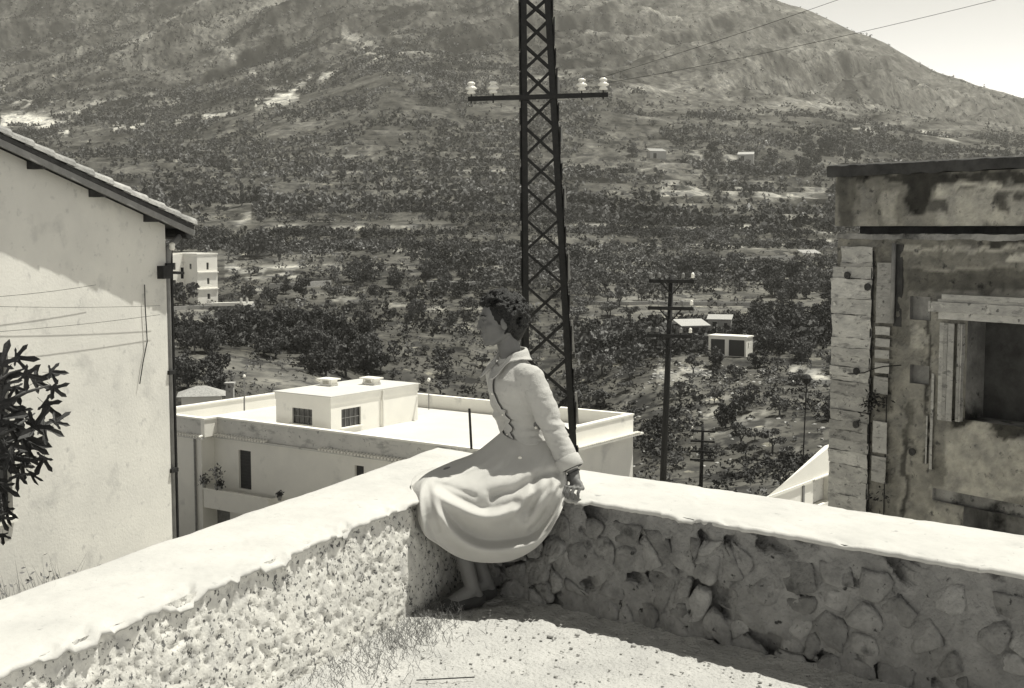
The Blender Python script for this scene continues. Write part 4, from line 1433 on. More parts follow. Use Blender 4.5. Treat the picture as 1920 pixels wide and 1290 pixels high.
tele_pole(1259, 516, 1243, 905, 52, .115, [527, 577, 628], 'leaning wooden telegraph pole with three strutted crossarms right of the pylon', 86,
          [(-.92, 0), (-.55, 0), (.5, 0), (.92, 1)])
tele_pole(1318, 800, 1314, 915, 98, .13, [808, 827, 846, 862], 'short dark telegraph pole with four stacked crossarms in the valley', 46,
          [(-.9, 1), (.9, 0)])
e = thing('slim_post', 'slim dark post with a bushy lamp head far down the slope right of centre', 'post', W(1508, 870, 100))
mb = MB(); mb.tube([W(1505, 880, 100), W(1512, 722, 100)], .05, 6); mb.build('post', M['pole_wood'], e)
mb = MB(); mb.lathe(W(1512, 722, 100), [(.05, 0), (.32, .25), (.42, .55), (.25, .8), (.02, .9)], 8); mb.build('lamp_head', M['iron'], e)

# ================================================================ FAR HOUSES, FIELD WALLS
def far_house(name, label, cat, px0, px1, pyt, pyb, D, depth, yaw, mwall, wins=(), roof='flat', group=None, faces=2, sink=3):
    """box house; yaw in degrees, windows = (face, u0, u1, v0, v1) as fractions"""
    c = W((px0 + px1) / 2, pyb, D)
    w = (px1 - px0) / FPX * D
    h = (pyb - pyt) / FPX * D
    ya = math.radians(yaw)
    g = Vector((math.cos(ya), math.sin(ya), 0)); n = Vector((g.y, -g.x, 0))
    # seen width = w of both visible faces
    L = w / max(.3, (abs(g.x) + depth * abs(n.x)))
    Dp = L * depth
    e = thing(name, label, cat, c, group)
    if yaw >= 0:      # left-near corner first
        o = c + Vector((-w / 2 + (Dp * abs(n.x)), 0, 0)) if False else c - g * L / 2
    else:
        o = c - g * L / 2
    F1 = Frame((o.x, o.y), (g.x, g.y), (n.x, n.y))
    zb, zt = c.z, c.z + h
    sides = [F1, Frame(((o + g * L).x, (o + g * L).y), (-n.x, -n.y), (g.x, g.y)), Frame((o.x, o.y), (-n.x, -n.y), (-g.x, -g.y))]
    lens = [L, Dp, Dp]
    mb = MB()
    for k, (fr, ln) in enumerate(zip(sides, lens)):
        hs = [(u0 * ln, u1 * ln, zb + v0 * h, zb + v1 * h, .25) for (f, u0, u1, v0, v1) in wins if f == k]
        holed(mb, fr, 0, ln, zb - sink, zt, hs)
    mb.add([F1.p(0, -Dp, zb - sink), F1.p(L, -Dp, zb - sink), F1.p(L, -Dp, zt), F1.p(0, -Dp, zt)], [(0, 1, 2, 3)])
    wl_ = mb.build('wall', mwall, e)
    for (f, u0, u1, v0, v1) in wins:
        fr, ln = sides[f], lens[f]
        mb = MB(); fbox(mb, fr, u0 * ln, u1 * ln, -.2, -.14, zb + v0 * h, zb + v1 * h); mb.build('window', M['shutter'], e)
    if roof == 'flat':
        mb = MB(); mb.prism([F1.p(-.12, .12, zt + .003), F1.p(L + .12, .12, zt + .003), F1.p(L + .12, -Dp - .12, zt + .003), F1.p(-.12, -Dp - .12, zt + .003)], (0, 0, .22)); mb.build('roof', mwall, e)
    elif roof == 'hip':
        rh = L * .22
        a = [F1.p(-.35, .35, zt), F1.p(L + .35, .35, zt), F1.p(L + .35, -Dp - .35, zt), F1.p(-.35, -Dp - .35, zt)]
        b = [F1.p(L * .38, -Dp / 2, zt + rh), F1.p(L * .62, -Dp / 2, zt + rh)]
        mb = MB(); mb.add(a + b, [(0, 1, 5, 4), (1, 2, 5), (2, 3, 4, 5), (3, 0, 4), (3, 2, 1, 0)]); mb.build('roof', M['roof_tile'], e)
    elif roof == 'shed':
        mb = MB()
        a = [F1.p(-.2, .3, zt + .01), F1.p(L + .2, .3, zt + .01), F1.p(L + .2, -Dp - .2, zt + L * .18), F1.p(-.2, -Dp - .2, zt + L * .18)]
        mb.add(a + [q + Vector((0, 0, .15)) for q in a], [(3, 2, 1, 0), (4, 5, 6, 7), (0, 1, 5, 4), (1, 2, 6, 5), (2, 3, 7, 6), (3, 0, 4, 7)]); mb.build('roof', M['roof_tile'], e)
    return e, F1, L, Dp, zb, zt


wh = thing('white_villa', 'white three-storey flat-roofed house across the valley, just right of the left house corner', 'villa', W(390, 566, 280))
# right block, sunlit end; left recessed block in half shade; far left block lit
def vblock(nm, px0, px1, D0, dd, pyt, pyb, face_yaw, wins, m):
    c0 = W(px0, pyb, D0)
    return c0
FV = Frame((W(371, 566, 272).x, 272), (.60, .80), (.80, -.60))      # lit face, looks right-near
lv = (W(414, 566, 279).x - W(371, 566, 272).x) / .60
zb, zt = W(390, 572, 276).z - 3, W(390, 477, 276).z
def frac(py): return W(390, py, 276).z
mb = MB()
ww = [(lv * .46, lv * .58, frac(505), frac(492), .3), (lv * .48, lv * .60, frac(532), frac(521), .3), (lv * .48, lv * .62, frac(560), frac(550), .3)]
holed(mb, FV, 0, lv, zb, zt, ww)
FV2 = Frame((FV.O.x, FV.O.y), (-.80, .60), (-.60, -.80))             # shaded face looking left
l2 = 4.4
w2 = [(l2 * .42, l2 * .58, frac(504), frac(494), .3)]
holed(mb, FV2, 0, l2, zb, zt, w2)
mb.prism([FV.p(.3, -.35, zb), FV.p(lv, -.35, zb), FV.p(lv, -8, zb), FV.p(.3, -8, zb)], (0, 0, zt - zb - .01))
mb.build('wall', M['white_wall'], wh)
FV3 = Frame((FV2.p(l2, 0, 0).x, FV2.p(l2, 0, 0).y), (-.60, -.80), (.80, -.60))
l3 = 6.0
w3 = [(l3 * .35, l3 * .52, frac(505), frac(492), .3), (l3 * .35, l3 * .52, frac(538), frac(524), .3)]
mb = MB(); holed(mb, FV3, 0, l3, zb, zt, w3); mb.prism([FV3.p(0, -.35, zb), FV3.p(l3, -.35, zb), FV3.p(l3, -8, zb), FV3.p(0, -8, zb)], (0, 0, zt - zb - .01)); mb.build('left_wing', M['white_wall'], wh)
for fr, ws in ((FV, ww), (FV2, w2), (FV3, w3)):
    for h in ws:
        mb = MB(); fbox(mb, fr, h[0], h[1], -.26, -.2, h[2], h[3]); mb.build('window', M['shutter'], wh)
for py in (510, 541):
    mb = MB(); fbox(mb, FV, .05, lv + .1, .002, .3, frac(py) - .12, frac(py) + .12); mb.build('string_course', M['beige_wall'], wh)
mb = MB(); fbox(mb, FV, -.1, lv + .1, -8, .12, zt + .003, zt + .3); mb.build('roof_edge', M['white_wall'], wh)
tw = thing('terrace_wall', 'long white terrace ledge running right from the foot of the white villa', 'wall', W(440, 570, 268))
mb = MB(); mb.bar(W(395, 571, 268), W(466, 569, 262), 3.0, .7); mb.build('coping', M['white_wall'], tw)
mb = MB(); mb.bar(W(395, 577, 268), W(466, 575, 262), 2.4, 1.2); mb.build('wall_face', M['ruin'], tw)
for px in (455, 466):
    mb = MB(); q = W(px, 568, 262); mb.box(q.x - .2, q.x + .2, q.y - 1.7, q.y - 1.3, q.z, q.z + 1.1); mb.build('gate_post', M['white_wall'], tw)

D_ = find_D(385, 752, 88)
far_house('tiled_hut', 'low hut with a pale hipped tile roof behind the left end of the white roof', 'hut', 336, 420, 742, 770, 98, .8, 12, M['beige_wall'], roof='hip')
e = thing('chimney_stack', 'small square chimney standing right of the hipped roof hut', 'chimney', W(432, 760, 97))
mb = MB(); q = W(432, 760, 97); mb.box(q.x - .28, q.x + .28, q.y - .28, q.y + .28, q.z - 1.5, W(432, 727, 97).z); mb.build('shaft', M['ruin_light'], e)
mb = MB(); zq = W(432, 727, 97).z; mb.box(q.x - .38, q.x + .38, q.y - .38, q.y + .38, zq + .3, zq + .42)
for a in (-.25, .1):
    mb.box(q.x + a, q.x + a + .15, q.y - .25, q.y + .25, zq + .002, zq + .299)
mb.build('cap', M['ruin_light'], e)
far_house('white_farmhouse', 'pale little farmhouse with a flat roof on the right hillside beside the stone house', 'farmhouse', 1501, 1543, 476, 494, 425, .5, 20, M['white_wall'],
          wins=[(0, .2, .3, .3, .75), (0, .5, .6, .3, .75), (0, .78, .86, .3, .75)], roof='shed')
far_house('garden_hut', 'white walled hut with two dark openings in the valley right of the leaning pole', 'hut', 1322, 1404, 632, 664, 196, .45, -32, M['white_wall'],
          wins=[(0, .06, .44, -.1, .86), (0, .54, .96, -.1, .86), (1, .3, .42, .35, .7)], roof='flat')
far_house('shed', 'shed with a wide dark lean-to roof behind the telegraph pole', 'shed', 1272, 1336, 612, 632, 214, .7, 16, M['ruin'], wins=[(0, .15, .8, .05, .85)], roof='shed')
far_house('small_store', 'small pale outbuilding on the slope just above the garden hut', 'outbuilding', 1325, 1372, 600, 618, 222, .5, -15, M['ruin_light'],
          wins=[(0, .2, .4, .2, .8), (0, .7, .85, .3, .7)], roof='shed')
far_house('ruined_barn', 'pale roofless stone barn half hidden by trees on the slope above the grove', 'barn', 692, 752, 508, 532, 330, .5, 22, M['ruin_light'],
          wins=[(0, .1, .3, .1, .7), (1, .3, .6, .1, .8)], roof='none')
far_house('hill_house', 'small stone house among dark trees high on the foothill right of the pylon', 'house', 1216, 1252, 284, 300, 870, .5, 18, M['ruin_light'],
          wins=[(0, .2, .4, .2, .8)], roof='shed')
far_house('hill_house', 'second small stone house high on the foothill, nearer the stone house roof', 'house', 1382, 1414, 290, 304, 850, .5, -14, M['ruin_light'],
          wins=[(0, .2, .4, .2, .8)], roof='shed')

def land_wall(pts, h, t, label, m='beige_wall', nm='field_wall'):
    """wall along the land through photo points"""
    P = []
    for (px, py) in pts:
        D = find_D(px, py, 100)
        P.append(on_land(px, D))
    vs, fs = [], []
    dense = []
    for i in range(len(P) - 1):
        for k in range(8):
            q = P[i].lerp(P[i + 1], k / 8); dense.append(Vector((q.x, q.y, float(land_z(q.x, q.y)) * .5 + q.z * .5)))
    dense.append(P[-1])
    for q in dense:
        for dx, dz in ((0, -1.5), (0, h), (t, h), (t, -1.5)):
            vs.append(q + Vector((0, dx, dz)))
    n = len(dense)
    for i in range(n - 1):
        for k in range(4):
            fs.append((i * 4 + k, i * 4 + (k + 1) % 4, (i + 1) * 4 + (k + 1) % 4, (i + 1) * 4 + k))
    fs += [(0, 3, 2, 1), ((n - 1) * 4, (n - 1) * 4 + 1, (n - 1) * 4 + 2, (n - 1) * 4 + 3)]
    mb = MB(); mb.add(vs, fs)
    tag(mb.build(nm, M[m]), label, 'wall', 'low walls across the valley')
land_wall([(1075, 574), (1180, 573), (1300, 573), (1460, 574)], .8, .6, 'long pale field wall behind the telegraph pole, level with its middle crossarm', 'ruin_light')
land_wall([(1275, 498), (1380, 492), (1490, 488)], 1.5, .8, 'pale road wall on the right slope level with the white farmhouse', 'ruin_light')
land_wall([(1223, 657), (1262, 656), (1310, 660)], .8, .6, 'bright white low wall at the left of the garden hut', 'white_wall')
land_wall([(800, 540), (880, 542), (960, 538)], 1.5, 1.5, 'pale broken wall across the slope just left of the pylon above the head', 'ruin_light')
land_wall([(1075, 375), (1130, 377)], 1.6, 1, 'short pale wall on the foothill right of the pylon', 'ruin_light')
land_wall([(505, 545), (560, 541), (620, 537)], 1.4, 1, 'pale wall crossing the slope right of the white villa', 'ruin_light')
land_wall([(310, 584), (350, 582), (398, 580)], .8, .6, 'pale edge of the small ploughed field below the white villa', 'ruin_light')

# ================================================================ TREES
def leaf_cloud(n, size, shape, r_, clumps=9):
    """leaf-sized faces in clumps inside a crown; returns vertices and quads (numpy)"""
    rx_, ry_, rz_, z0 = shape
    cl = []
    for _ in range(clumps):
        v = np.array([r_.gauss(0, 1), r_.gauss(0, 1), r_.gauss(0, 1)])
        v /= np.linalg.norm(v)
        v *= r_.uniform(.45, .95)
        cl.append((v * np.array([rx_, ry_, rz_ * .9]), r_.uniform(.30, .52)))
    rng = np.random.default_rng(r_.randrange(1 << 30))
    which = rng.integers(0, clumps, n)
    c = np.array([k[0] for k in cl])[which]
    rad = np.array([k[1] for k in cl])[which]
    d = rng.normal(size=(n, 3)); d /= np.linalg.norm(d, axis=1)[:, None]
    pos = c + d * (rad * rng.uniform(.5, 1.0, n))[:, None] * np.array([rx_, ry_, rz_ * .8])
    pos[:, 2] += z0
    u = rng.normal(size=(n, 3)); u /= np.linalg.norm(u, axis=1)[:, None]
    w = np.cross(u, rng.normal(size=(n, 3))); w /= np.linalg.norm(w, axis=1)[:, None]
    s = size * rng.uniform(.6, 1.4, n)[:, None]
    V = np.stack([pos - u * s, pos + w * s * .6, pos + u * s, pos - w * s * .6], 1).reshape(-1, 3)
    Q = np.arange(4 * n).reshape(n, 4)
    return V, Q


def trunk_mb(h, r, r_, fork=3, spread=1.2):
    mb = MB()
    b = Vector((r_.uniform(-.15, .15), r_.uniform(-.15, .15), h * .55))
    mb.tube([(0, 0, -.4), (0, 0, 0), b], [r * 1.3, r * 1.1, r * .8], 7)
    for k in range(fork):
        a = 2 * math.pi * (k + r_.random() * .6) / fork
        e = Vector((math.cos(a) * spread, math.sin(a) * spread, h * r_.uniform(1.0, 1.35)))
        mb.tube([b, b.lerp(e, .5) + Vector((0, 0, .1)), e], [r * .65, r * .45, r * .2], 5)
    return mb


def tree_proto(kind, k):
    r_ = random.Random(hash((kind == 'olive', kind == 'dark', k)) & 0xffff)
    if kind == 'olive':
        V, Q = leaf_cloud(620, .22, (1.9, 1.9, 1.25, 2.5), r_, 9)
        tm = trunk_mb(1.9, .17, r_, 3, 1.0)
        m = M['leaf_olive']
    elif kind == 'dark':
        V, Q = leaf_cloud(900, .30, (2.5, 2.5, 2.5, 3.2), r_, 13)
        tm = trunk_mb(2.4, .22, r_, 3, 1.1)
        m = M['leaf']
    elif kind == 'cypress':
        V, Q = leaf_cloud(600, .25, (.75, .75, 4.0, 4.2), r_, 14)
        tm = trunk_mb(1.6, .16, r_, 1, .05)
        m = M['leaf']
    else:  # shrub
        V, Q = leaf_cloud(420, .20, (1.5, 1.4, 1.0, .8), r_, 8)
        tm = trunk_mb(.7, .07, r_, 4, .6)
        m = M['leaf']
    cm = np_mesh('crown', V, Q, m)
    o = bpy.data.meshes.new('trunk'); o.from_pydata([tuple(v) for v in tm.v], [], tm.f); o.materials.append(M['bark'])
    return cm, o


protos = {k: [tree_proto(k, i) for i in range(n)] for k, n in (('olive', 5), ('dark', 5), ('cypress', 2), ('shrub', 4))}
NAMES = {'olive': ('olive_tree', 'tree'), 'dark': ('broadleaf_tree', 'tree'), 'cypress': ('cypress_tree', 'tree'), 'shrub': ('shrub', 'shrub')}
n_trees = 0


def plant(kind, px, D, s, label, group, hz=1.0):
    global n_trees
    p = on_land(px, D)
    nm, cat = NAMES[kind]
    e = bpy.data.objects.new(nm, None); COL.objects.link(e)
    e.location = (p.x, p.y, p.z - .1); e.rotation_euler = (0, 0, rnd.uniform(0, 6.28)); e.scale = (s, s, s * hz)
    tag(e, label, cat, group)
    cm, tm = protos[kind][rnd.randrange(len(protos[kind]))]
    for n_, me in (('crown', cm), ('trunk', tm)):
        o = bpy.data.objects.new(n_, me); COL.objects.link(o); o.parent = e
    n_trees += 1
    return e


def plant_px(kind, px, py, wpx, label, group=None, hz=1.0, dmin=88):
    """tree whose foot shows at photo (px, py) and whose crown is wpx photo pixels wide"""
    D = find_D(px, py, dmin)
    base = {'olive': 4.4, 'dark': 6.0, 'cypress': 2.0, 'shrub': 3.6}[kind]
    return plant(kind, px, D, wpx / FPX * D / base, label, group, hz)


# single trees one can point to
plant_px('dark', 1395, 775, 62, 'round dark tree in the middle of the valley right of the telegraph pole')
plant_px('dark', 1360, 805, 46, 'dark upright tree left below the round one in the right valley', hz=1.2)
plant_px('olive', 1390, 838, 60, 'olive tree with a clear trunk and its shade beneath, above the short pole')
plant_px('olive', 1448, 850, 56, 'lone olive tree with a forked trunk left of the slim post')
plant_px('olive', 1462, 782, 52, 'feathery small olive tree left of the slim lamp post')
plant_px('dark', 1556, 790, 44, 'dark tree half hidden behind the left edge of the stone house')
plant_px('dark', 830, 690, 48, 'small dark tree alone on the bare slope left of the woman', hz=.9)
plant_px('dark', 1500, 620, 40, 'small upright dark tree on the pale field above the hut')
plant_px('dark', 1340, 690, 54, 'dark tree in front of the left opening of the garden hut', hz=.8)
plant_px('dark', 1425, 690, 50, 'dark round tree at the right corner of the garden hut', hz=.8)
plant_px('dark', 1420, 640, 60, 'broad dark tree standing up behind the garden hut')
plant_px('dark', 1448, 660, 60, 'second broad dark tree behind and right of the garden hut')
plant_px('dark', 482, 482, 66, 'big round dark tree up the slope right of the white villa')
plant_px('cypress', 524, 492, 14, 'narrow dark cypress on the slope right of the big round tree')
plant_px('dark', 340, 472, 60, 'dark spreading tree standing behind the white villa', hz=1.1)
plant_px('dark', 395, 462, 44, 'smaller dark tree right behind the white villa')
plant_px('dark', 345, 576, 60, 'dark bushy tree in front of the white villa by its left wing', hz=.9)
plant_px('cypress', 454, 388, 12, 'thin dark cypress above the pale scree on the left slope')
plant_px('dark', 1607, 306, 30, 'round dark tree on the skyline just above the stone house roof')
plant_px('dark', 1585, 308, 34, 'round dark tree left of its twin above the stone house roof')
plant_px('dark', 1188, 658, 52, 'larger dark tree in front, just left of the leaning telegraph pole')
plant_px('dark', 1204, 638, 40, 'smaller dark tree behind, just left of the leaning telegraph pole')
# clusters: px range, py range, count, crown width px, kind
def cluster(kind, n, x0, x1, y0, y1, w0, w1, label, group, seed, hz=1.0, dmin=88):
    r_ = random.Random(seed)
    ords = ['leftmost', 'second from the left', 'third from the left', 'fourth from the left', 'fifth from the left', 'sixth from the left', 'seventh from the left',
            'eighth from the left', 'ninth from the left', 'tenth from the left', 'eleventh from the left', 'twelfth from the left']
    made = []
    for _ in range(n):
        x = r_.uniform(x0, x1)
        made.append((x, plant_px(kind, x, r_.uniform(y0, y1), r_.uniform(w0, w1), label, group, hz * r_.uniform(.85, 1.2), dmin)))
    if n <= 16:
        made.sort(key=lambda q: q[0])
        for i, (x, o) in enumerate(made):
            w_ = ords[i] if i < 8 else (['rightmost'] + [s.replace('left', 'right') for s in ords[1:]])[n - 1 - i]
            o['label'] = w_ + ' of the ' + group
cluster('dark', 26, 580, 715, 640, 712, 40, 66, 'tall dark grove tree standing behind the stair house', 'dark grove behind the white roof', 1, 1.1)
cluster('dark', 24, 430, 600, 620, 672, 36, 60, 'dark tree in the dense belt above the bare strip', 'belt of dark trees in the left valley', 2)
cluster('dark', 9, 330, 420, 640, 668, 34, 58, 'dark tree by the left house corner below the ploughed field', 'dark trees below the ploughed field', 3)
cluster('dark', 9, 322, 420, 700, 748, 40, 60, 'dark shrubby tree just behind the hipped hut', 'trees around the hipped hut', 4)
cluster('dark', 28, 460, 980, 548, 618, 24, 44, 'leafy tree on the middle slope above the grove', 'trees on the middle slope', 5)
cluster('dark', 12, 660, 880, 500, 545, 26, 44, 'dark tree beside the roofless barn', 'trees around the roofless barn', 6)
cluster('dark', 22, 1400, 1565, 590, 680, 36, 60, 'dark tree of the clump between the garden hut and the stone house', 'dark clump left of the stone house', 7)
cluster('dark', 14, 1440, 1565, 520, 575, 30, 48, 'dark tree below the white farmhouse', 'trees below the white farmhouse', 8)
cluster('olive', 16, 1080, 1220, 560, 650, 28, 46, 'small greyish tree on the slope between pylon and telegraph pole', 'trees right of the pylon', 9)
cluster('olive', 20, 1100, 1560, 690, 900, 26, 50, 'small olive tree scattered on the rough valley slope at the right', 'scattered olive trees at the right', 10)
cluster('olive', 16, 720, 960, 640, 760, 20, 36, 'small bushy tree on the bare slope left of the woman', 'small trees on the bare slope', 11)
cluster('olive', 12, 1060, 1240, 700, 860, 34, 56, 'grey olive tree just right of the pylon foot', 'olive trees by the pylon foot', 12)
cluster('shrub', 13, 1100, 1560, 720, 900, 20, 36, 'low shrub scattered on the rough valley slope at the right', 'low shrubs at the right', 13)
cluster('dark', 20, 1270, 1500, 500, 520, 26, 40, 'dark tree in the row below the road wall', 'row of trees below the road wall', 14, .8)
cluster('dark', 12, 1180, 1560, 290, 330, 24, 40, 'dark tree around the little houses high on the foothill', 'trees high on the foothill', 15, 1)
ords_ = ['leftmost', 'second from the left', 'third from the left', 'fourth from the left', 'fifth from the left', 'fourth from the right', 'third from the right', 'second from the right', 'rightmost']
for i, (px, D, s) in enumerate(sorted(((1215, 70, .9), (1232, 66, .8), (1280, 62, .75), (1310, 70, .7), (1350, 60, .95), (1370, 58, 1.0), (1395, 62, .9), (1425, 60, .8), (1200, 74, 1.0)))):
    plant('dark', px, D, s * .8, ords_[i] + ' of the dark bushes just over the right arm of the parapet', 'bushes just below the parapet', .9)

# countless scrub further off: one mass
rng = np.random.default_rng(11)
def scrub(n, px0, px1, D0, D1, dens, seed, smin, smax, name, nq=22, ls=.33):
    rg = np.random.default_rng(seed)
    D = np.exp(rg.uniform(math.log(D0), math.log(D1), n * 4))
    px = rg.uniform(px0, px1, n * 4)
    x = (px - 960) / FPX * D
    z = land_z(x, D)
    _, py = px_of(x, D, z)
    ri = np.clip(np.searchsorted(_rows, D), 0, len(_rows) - 1); cj = np.clip(np.searchsorted(_r, x / D), 0, len(_r) - 1)
    keep = (rg.random(n * 4) < dens(px, py, D, x)) & (TONE0[ri, cj] < .20)
    D, x, z = D[keep][:n], x[keep][:n], z[keep][:n]
    k = len(D)
    s = rg.uniform(smin, smax, k)
    tmpl = []
    r_ = random.Random(seed)
    for t in range(8):
        V, Q = leaf_cloud(nq, ls, (1, 1, .85, .7), r_, 6)
        tmpl.append(V)
    tmpl = np.array(tmpl)
    w = rg.integers(0, 8, k)
    ang = rg.uniform(0, 6.28, k)
    V = tmpl[w].copy()
    ca, sa = np.cos(ang)[:, None], np.sin(ang)[:, None]
    vx = V[..., 0] * ca - V[..., 1] * sa; vy = V[..., 0] * sa + V[..., 1] * ca
    V[..., 0] = vx * s[:, None] + x[:, None]; V[..., 1] = vy * s[:, None] + D[:, None]; V[..., 2] = V[..., 2] * s[:, None] + z[:, None]
    Q = np.arange(k * nq * 4).reshape(-1, 4)
    me = np_mesh(name, V.reshape(-1, 3), Q, M['leaf_far'])
    tn = np.exp(rg.normal(0, .42, k)) * (.85 + .7 * (fbm(P3(x / 60, D / 90), 2, 230) - .35))
    set_col(me, np.repeat(np.clip(tn, .3, 3.2), nq * 4))
    return tag(link(name, me), kind='stuff')


def dens_mid(px, py, D, x):
    n1 = fbm(P3(x / 45, D / 70), 3, 200)
    n2 = fbm(P3(x / 160, D / 200), 2, 201)
    d = .06 + .80 * sstep(.38, .60, n1) * (.45 + sstep(.35, .6, n2))
    # paler, stony patches and open fields
    d = d * (1 - .8 * ((px > 1230) & (px < 1560) & (py > 330) & (py < 395)))
    d = d * (1 - .9 * ((px > 1060) & (px < 1560) & (py > 555) & (py < 610)))
    d = d * (1 - .97 * ((py > 628) & (px > 700) & (px < 1060)))
    d = d * (1 - .97 * ((px < 640) & (py > 672)))
    d = d * (1 - .97 * ((px < 410) & (py > 572) & (py < 620)))
    d = d * (1 - .97 * ((px < 425) & (py > 470) & (py < 575)))
    d = d * (1 - .85 * (py > 680))
    d = d * (1 - .9 * ((px > 430) & (px < 480) & (py > 385) & (py < 450)))
    return np.clip(d, 0, 1)


scrub(11000, -40, 1960, 200, 560, dens_mid, 1, .7, 2.1, 'scrub_woodland', 42, .21)
scrub(14000, -40, 1960, 520, 1260, dens_mid, 2, 1.2, 3.6, 'foothill_scrub', 15, .34)
def dens_mtn(px, py, D, x):
    n1 = fbm(P3(x / 90, D / 120), 3, 210)
    return (.3 + .7 * sstep(.40, .62, n1)) * (1 - .85 * sstep(700, 1250, px))
scrub(11000, -40, 1960, 1200, 2250, dens_mtn, 3, 1.5, 3.6, 'mountain_scrub', 10, .42)
scrub(1500, 1060, 1580, 95, 260, lambda px, py, D, x: sstep(.45, .62, fbm(P3(x / 9, D / 14), 3, 220)) * .8, 4, .3, .8, 'valley_undergrowth', 20, .30)

scrub(4200, 300, 1570, 105, 330, lambda px, py, D, x: (.25 + .75 * sstep(.40, .60, fbm(P3(x / 16, D / 26), 3, 240))) * np.where(px > 1060, .4, .9), 5, .22, .75, 'meadow_scrub', 12, .34)

# pale boulders on the right of the valley
r_ = random.Random(77)
mb = MB()
for i in range(300):
    if i < 150:
        px, py = r_.gauss(1300, 70), r_.gauss(705, 16)
    elif i < 210:
        px, py = r_.uniform(1230, 1560), r_.gauss(712, 8)
    else:
        px, py = r_.uniform(1080, 1560), r_.uniform(740, 880)
    D = find_D(px, py, 95)
    p = on_land(px, D); s = r_.uniform(.12, .42)
    R = Matrix.Rotation(r_.uniform(0, 6), 3, 'Z') @ Matrix.Rotation(r_.uniform(-.4, .4), 3, 'X')
    n0 = len(mb.v); mb.ell(p + Vector((0, 0, s * .05)), (s, s * .7, s * .42), R, 1)
    mb.v[n0:] = [(x + r_.uniform(-.22, .22) * s, y + r_.uniform(-.22, .22) * s, z + r_.uniform(-.16, .16) * s) for x, y, z in mb.v[n0:]]
tag(mb.build('boulders', M['ruin_light'], fix=False), kind='stuff')

# ================================================================ FIG BRANCHES AT THE LEFT EDGE
def fig_leaf_mesh(seed, L=1.0):
    r_ = random.Random(seed)
    lob = []
    angs = [-105, -58, 0, 58, 105]
    lens = [.50, .80, 1.0, .80, .50]
    pts = [(0, 0)]
    out = []
    n = 5
    for i, (a, l) in enumerate(zip(angs, lens)):
        a = math.radians(a + r_.uniform(-6, 6)); l *= r_.uniform(.9, 1.08)
        for k, (da, f) in enumerate(((-13, .50), (-11, .78), (0, 1.0), (11, .78), (13, .50))):
            aa = a + math.radians(da)
            out.append((math.sin(aa) * l * f, math.cos(aa) * l * f))
        if i < 4:
            am = math.radians((angs[i] + angs[i + 1]) / 2)
            out.append((math.sin(am) * .24, math.cos(am) * .24))
    vs = [(0, 0, 0)]
    droop = r_.uniform(.15, .45)
    for x, y in out:
        d = math.hypot(x, y)
        vs.append((x * L, y * L, (-droop * d * d + .10 * abs(x)) * L))
    fs = [(0, i, i + 1) for i in range(1, len(out))]
    fs.append((0, len(out), 1))
    # stalk
    b = len(vs)
    vs += [(-.012, 0, .004), (.012, 0, .004), (.010, -.45, .06), (-.010, -.45, .06)]
    fs.append((b, b + 1, b + 2, b + 3))
    me = bpy.data.meshes.new('leaf'); me.from_pydata(vs, [], fs); me.materials.append(M['fig_leaf'])
    return me
fl = [fig_leaf_mesh(i) for i in range(6)]
fig = thing('fig_tree', 'dark fig tree reaching in from the left edge in front of the pale house', 'tree', (-4.4, 8.6, -.6))
mb = MB()
def FP(px, py, D=8.6): return W(px, py, D)
tr = [(-4.4, 8.8, -1.2), FP(-230, 1100, 8.8), FP(-150, 900, 8.7), FP(-90, 780, 8.6), FP(-60, 650, 8.6)]
mb.tube(tr, [.09, .08, .06, .045, .02], 8)
mb.build('trunk', M['bark'], fig, smooth=True)
branches = [[(-110, 800), (-40, 740), (20, 700), (50, 690)], [(-90, 780), (0, 760), (50, 735), (95, 722)], [(-130, 860), (-20, 830), (30, 800), (65, 775)],
            [(-130, 860), (-30, 850), (20, 855), (60, 860)], [(-130, 860), (-30, 870), (20, 800), (40, 790)], [(-150, 900), (-40, 905), (0, 930), (5, 960)],
            [(-90, 780), (-20, 700), (10, 680)]]
for bch in branches:
    mb = MB(); mb.tube([FP(x, y, 8.6 + .15 * math.sin(x)) for x, y in bch], [.03, .02, .012, .006][:len(bch)], 6); mb.build('branch', M['bark'], fig, smooth=True)
r_ = random.Random(9)
leafpts = [(12, 668, 30, 20), (35, 672, 28, 60), (55, 700, 30, 75), (80, 712, 34, 80), (112, 728, 30, 105), (95, 705, 26, 40), (60, 740, 30, 100), (20, 700, 30, 30), (5, 720, 34, 0),
           (30, 730, 26, 120), (90, 775, 32, 100), (75, 790, 36, 60), (100, 800, 32, 130), (60, 800, 36, 90), (40, 790, 34, 150), (85, 815, 34, 120), (105, 790, 28, 70),
           (50, 830, 36, 100), (20, 820, 38, 60), (70, 845, 34, 140), (5, 790, 36, 20), (25, 850, 38, 110), (55, 865, 34, 160), (75, 870, 26, 180), (10, 870, 38, 150),
           (40, 885, 30, 170), (60, 885, 24, 190), (0, 900, 34, 170), (5, 950, 26, 170), (10, 985, 24, 180), (-15, 760, 38, 0), (-20, 820, 40, 0), (-15, 870, 40, 40), (-10, 930, 34, 100),
           (30, 760, 28, 40), (8, 745, 34, 340), (-5, 690, 32, 10), (15, 800, 30, 200), (40, 812, 30, 20), (30, 870, 32, 60), (-4, 968, 26, 150), (2, 845, 34, 260), (48, 872, 30, 165), (60, 890, 26, 190), (40, 895, 24, 175), (8, 925, 28, 160), (2, 955, 30, 170), (12, 985, 24, 175), (4, 1000, 22, 185), (50, 850, 30, 140)]
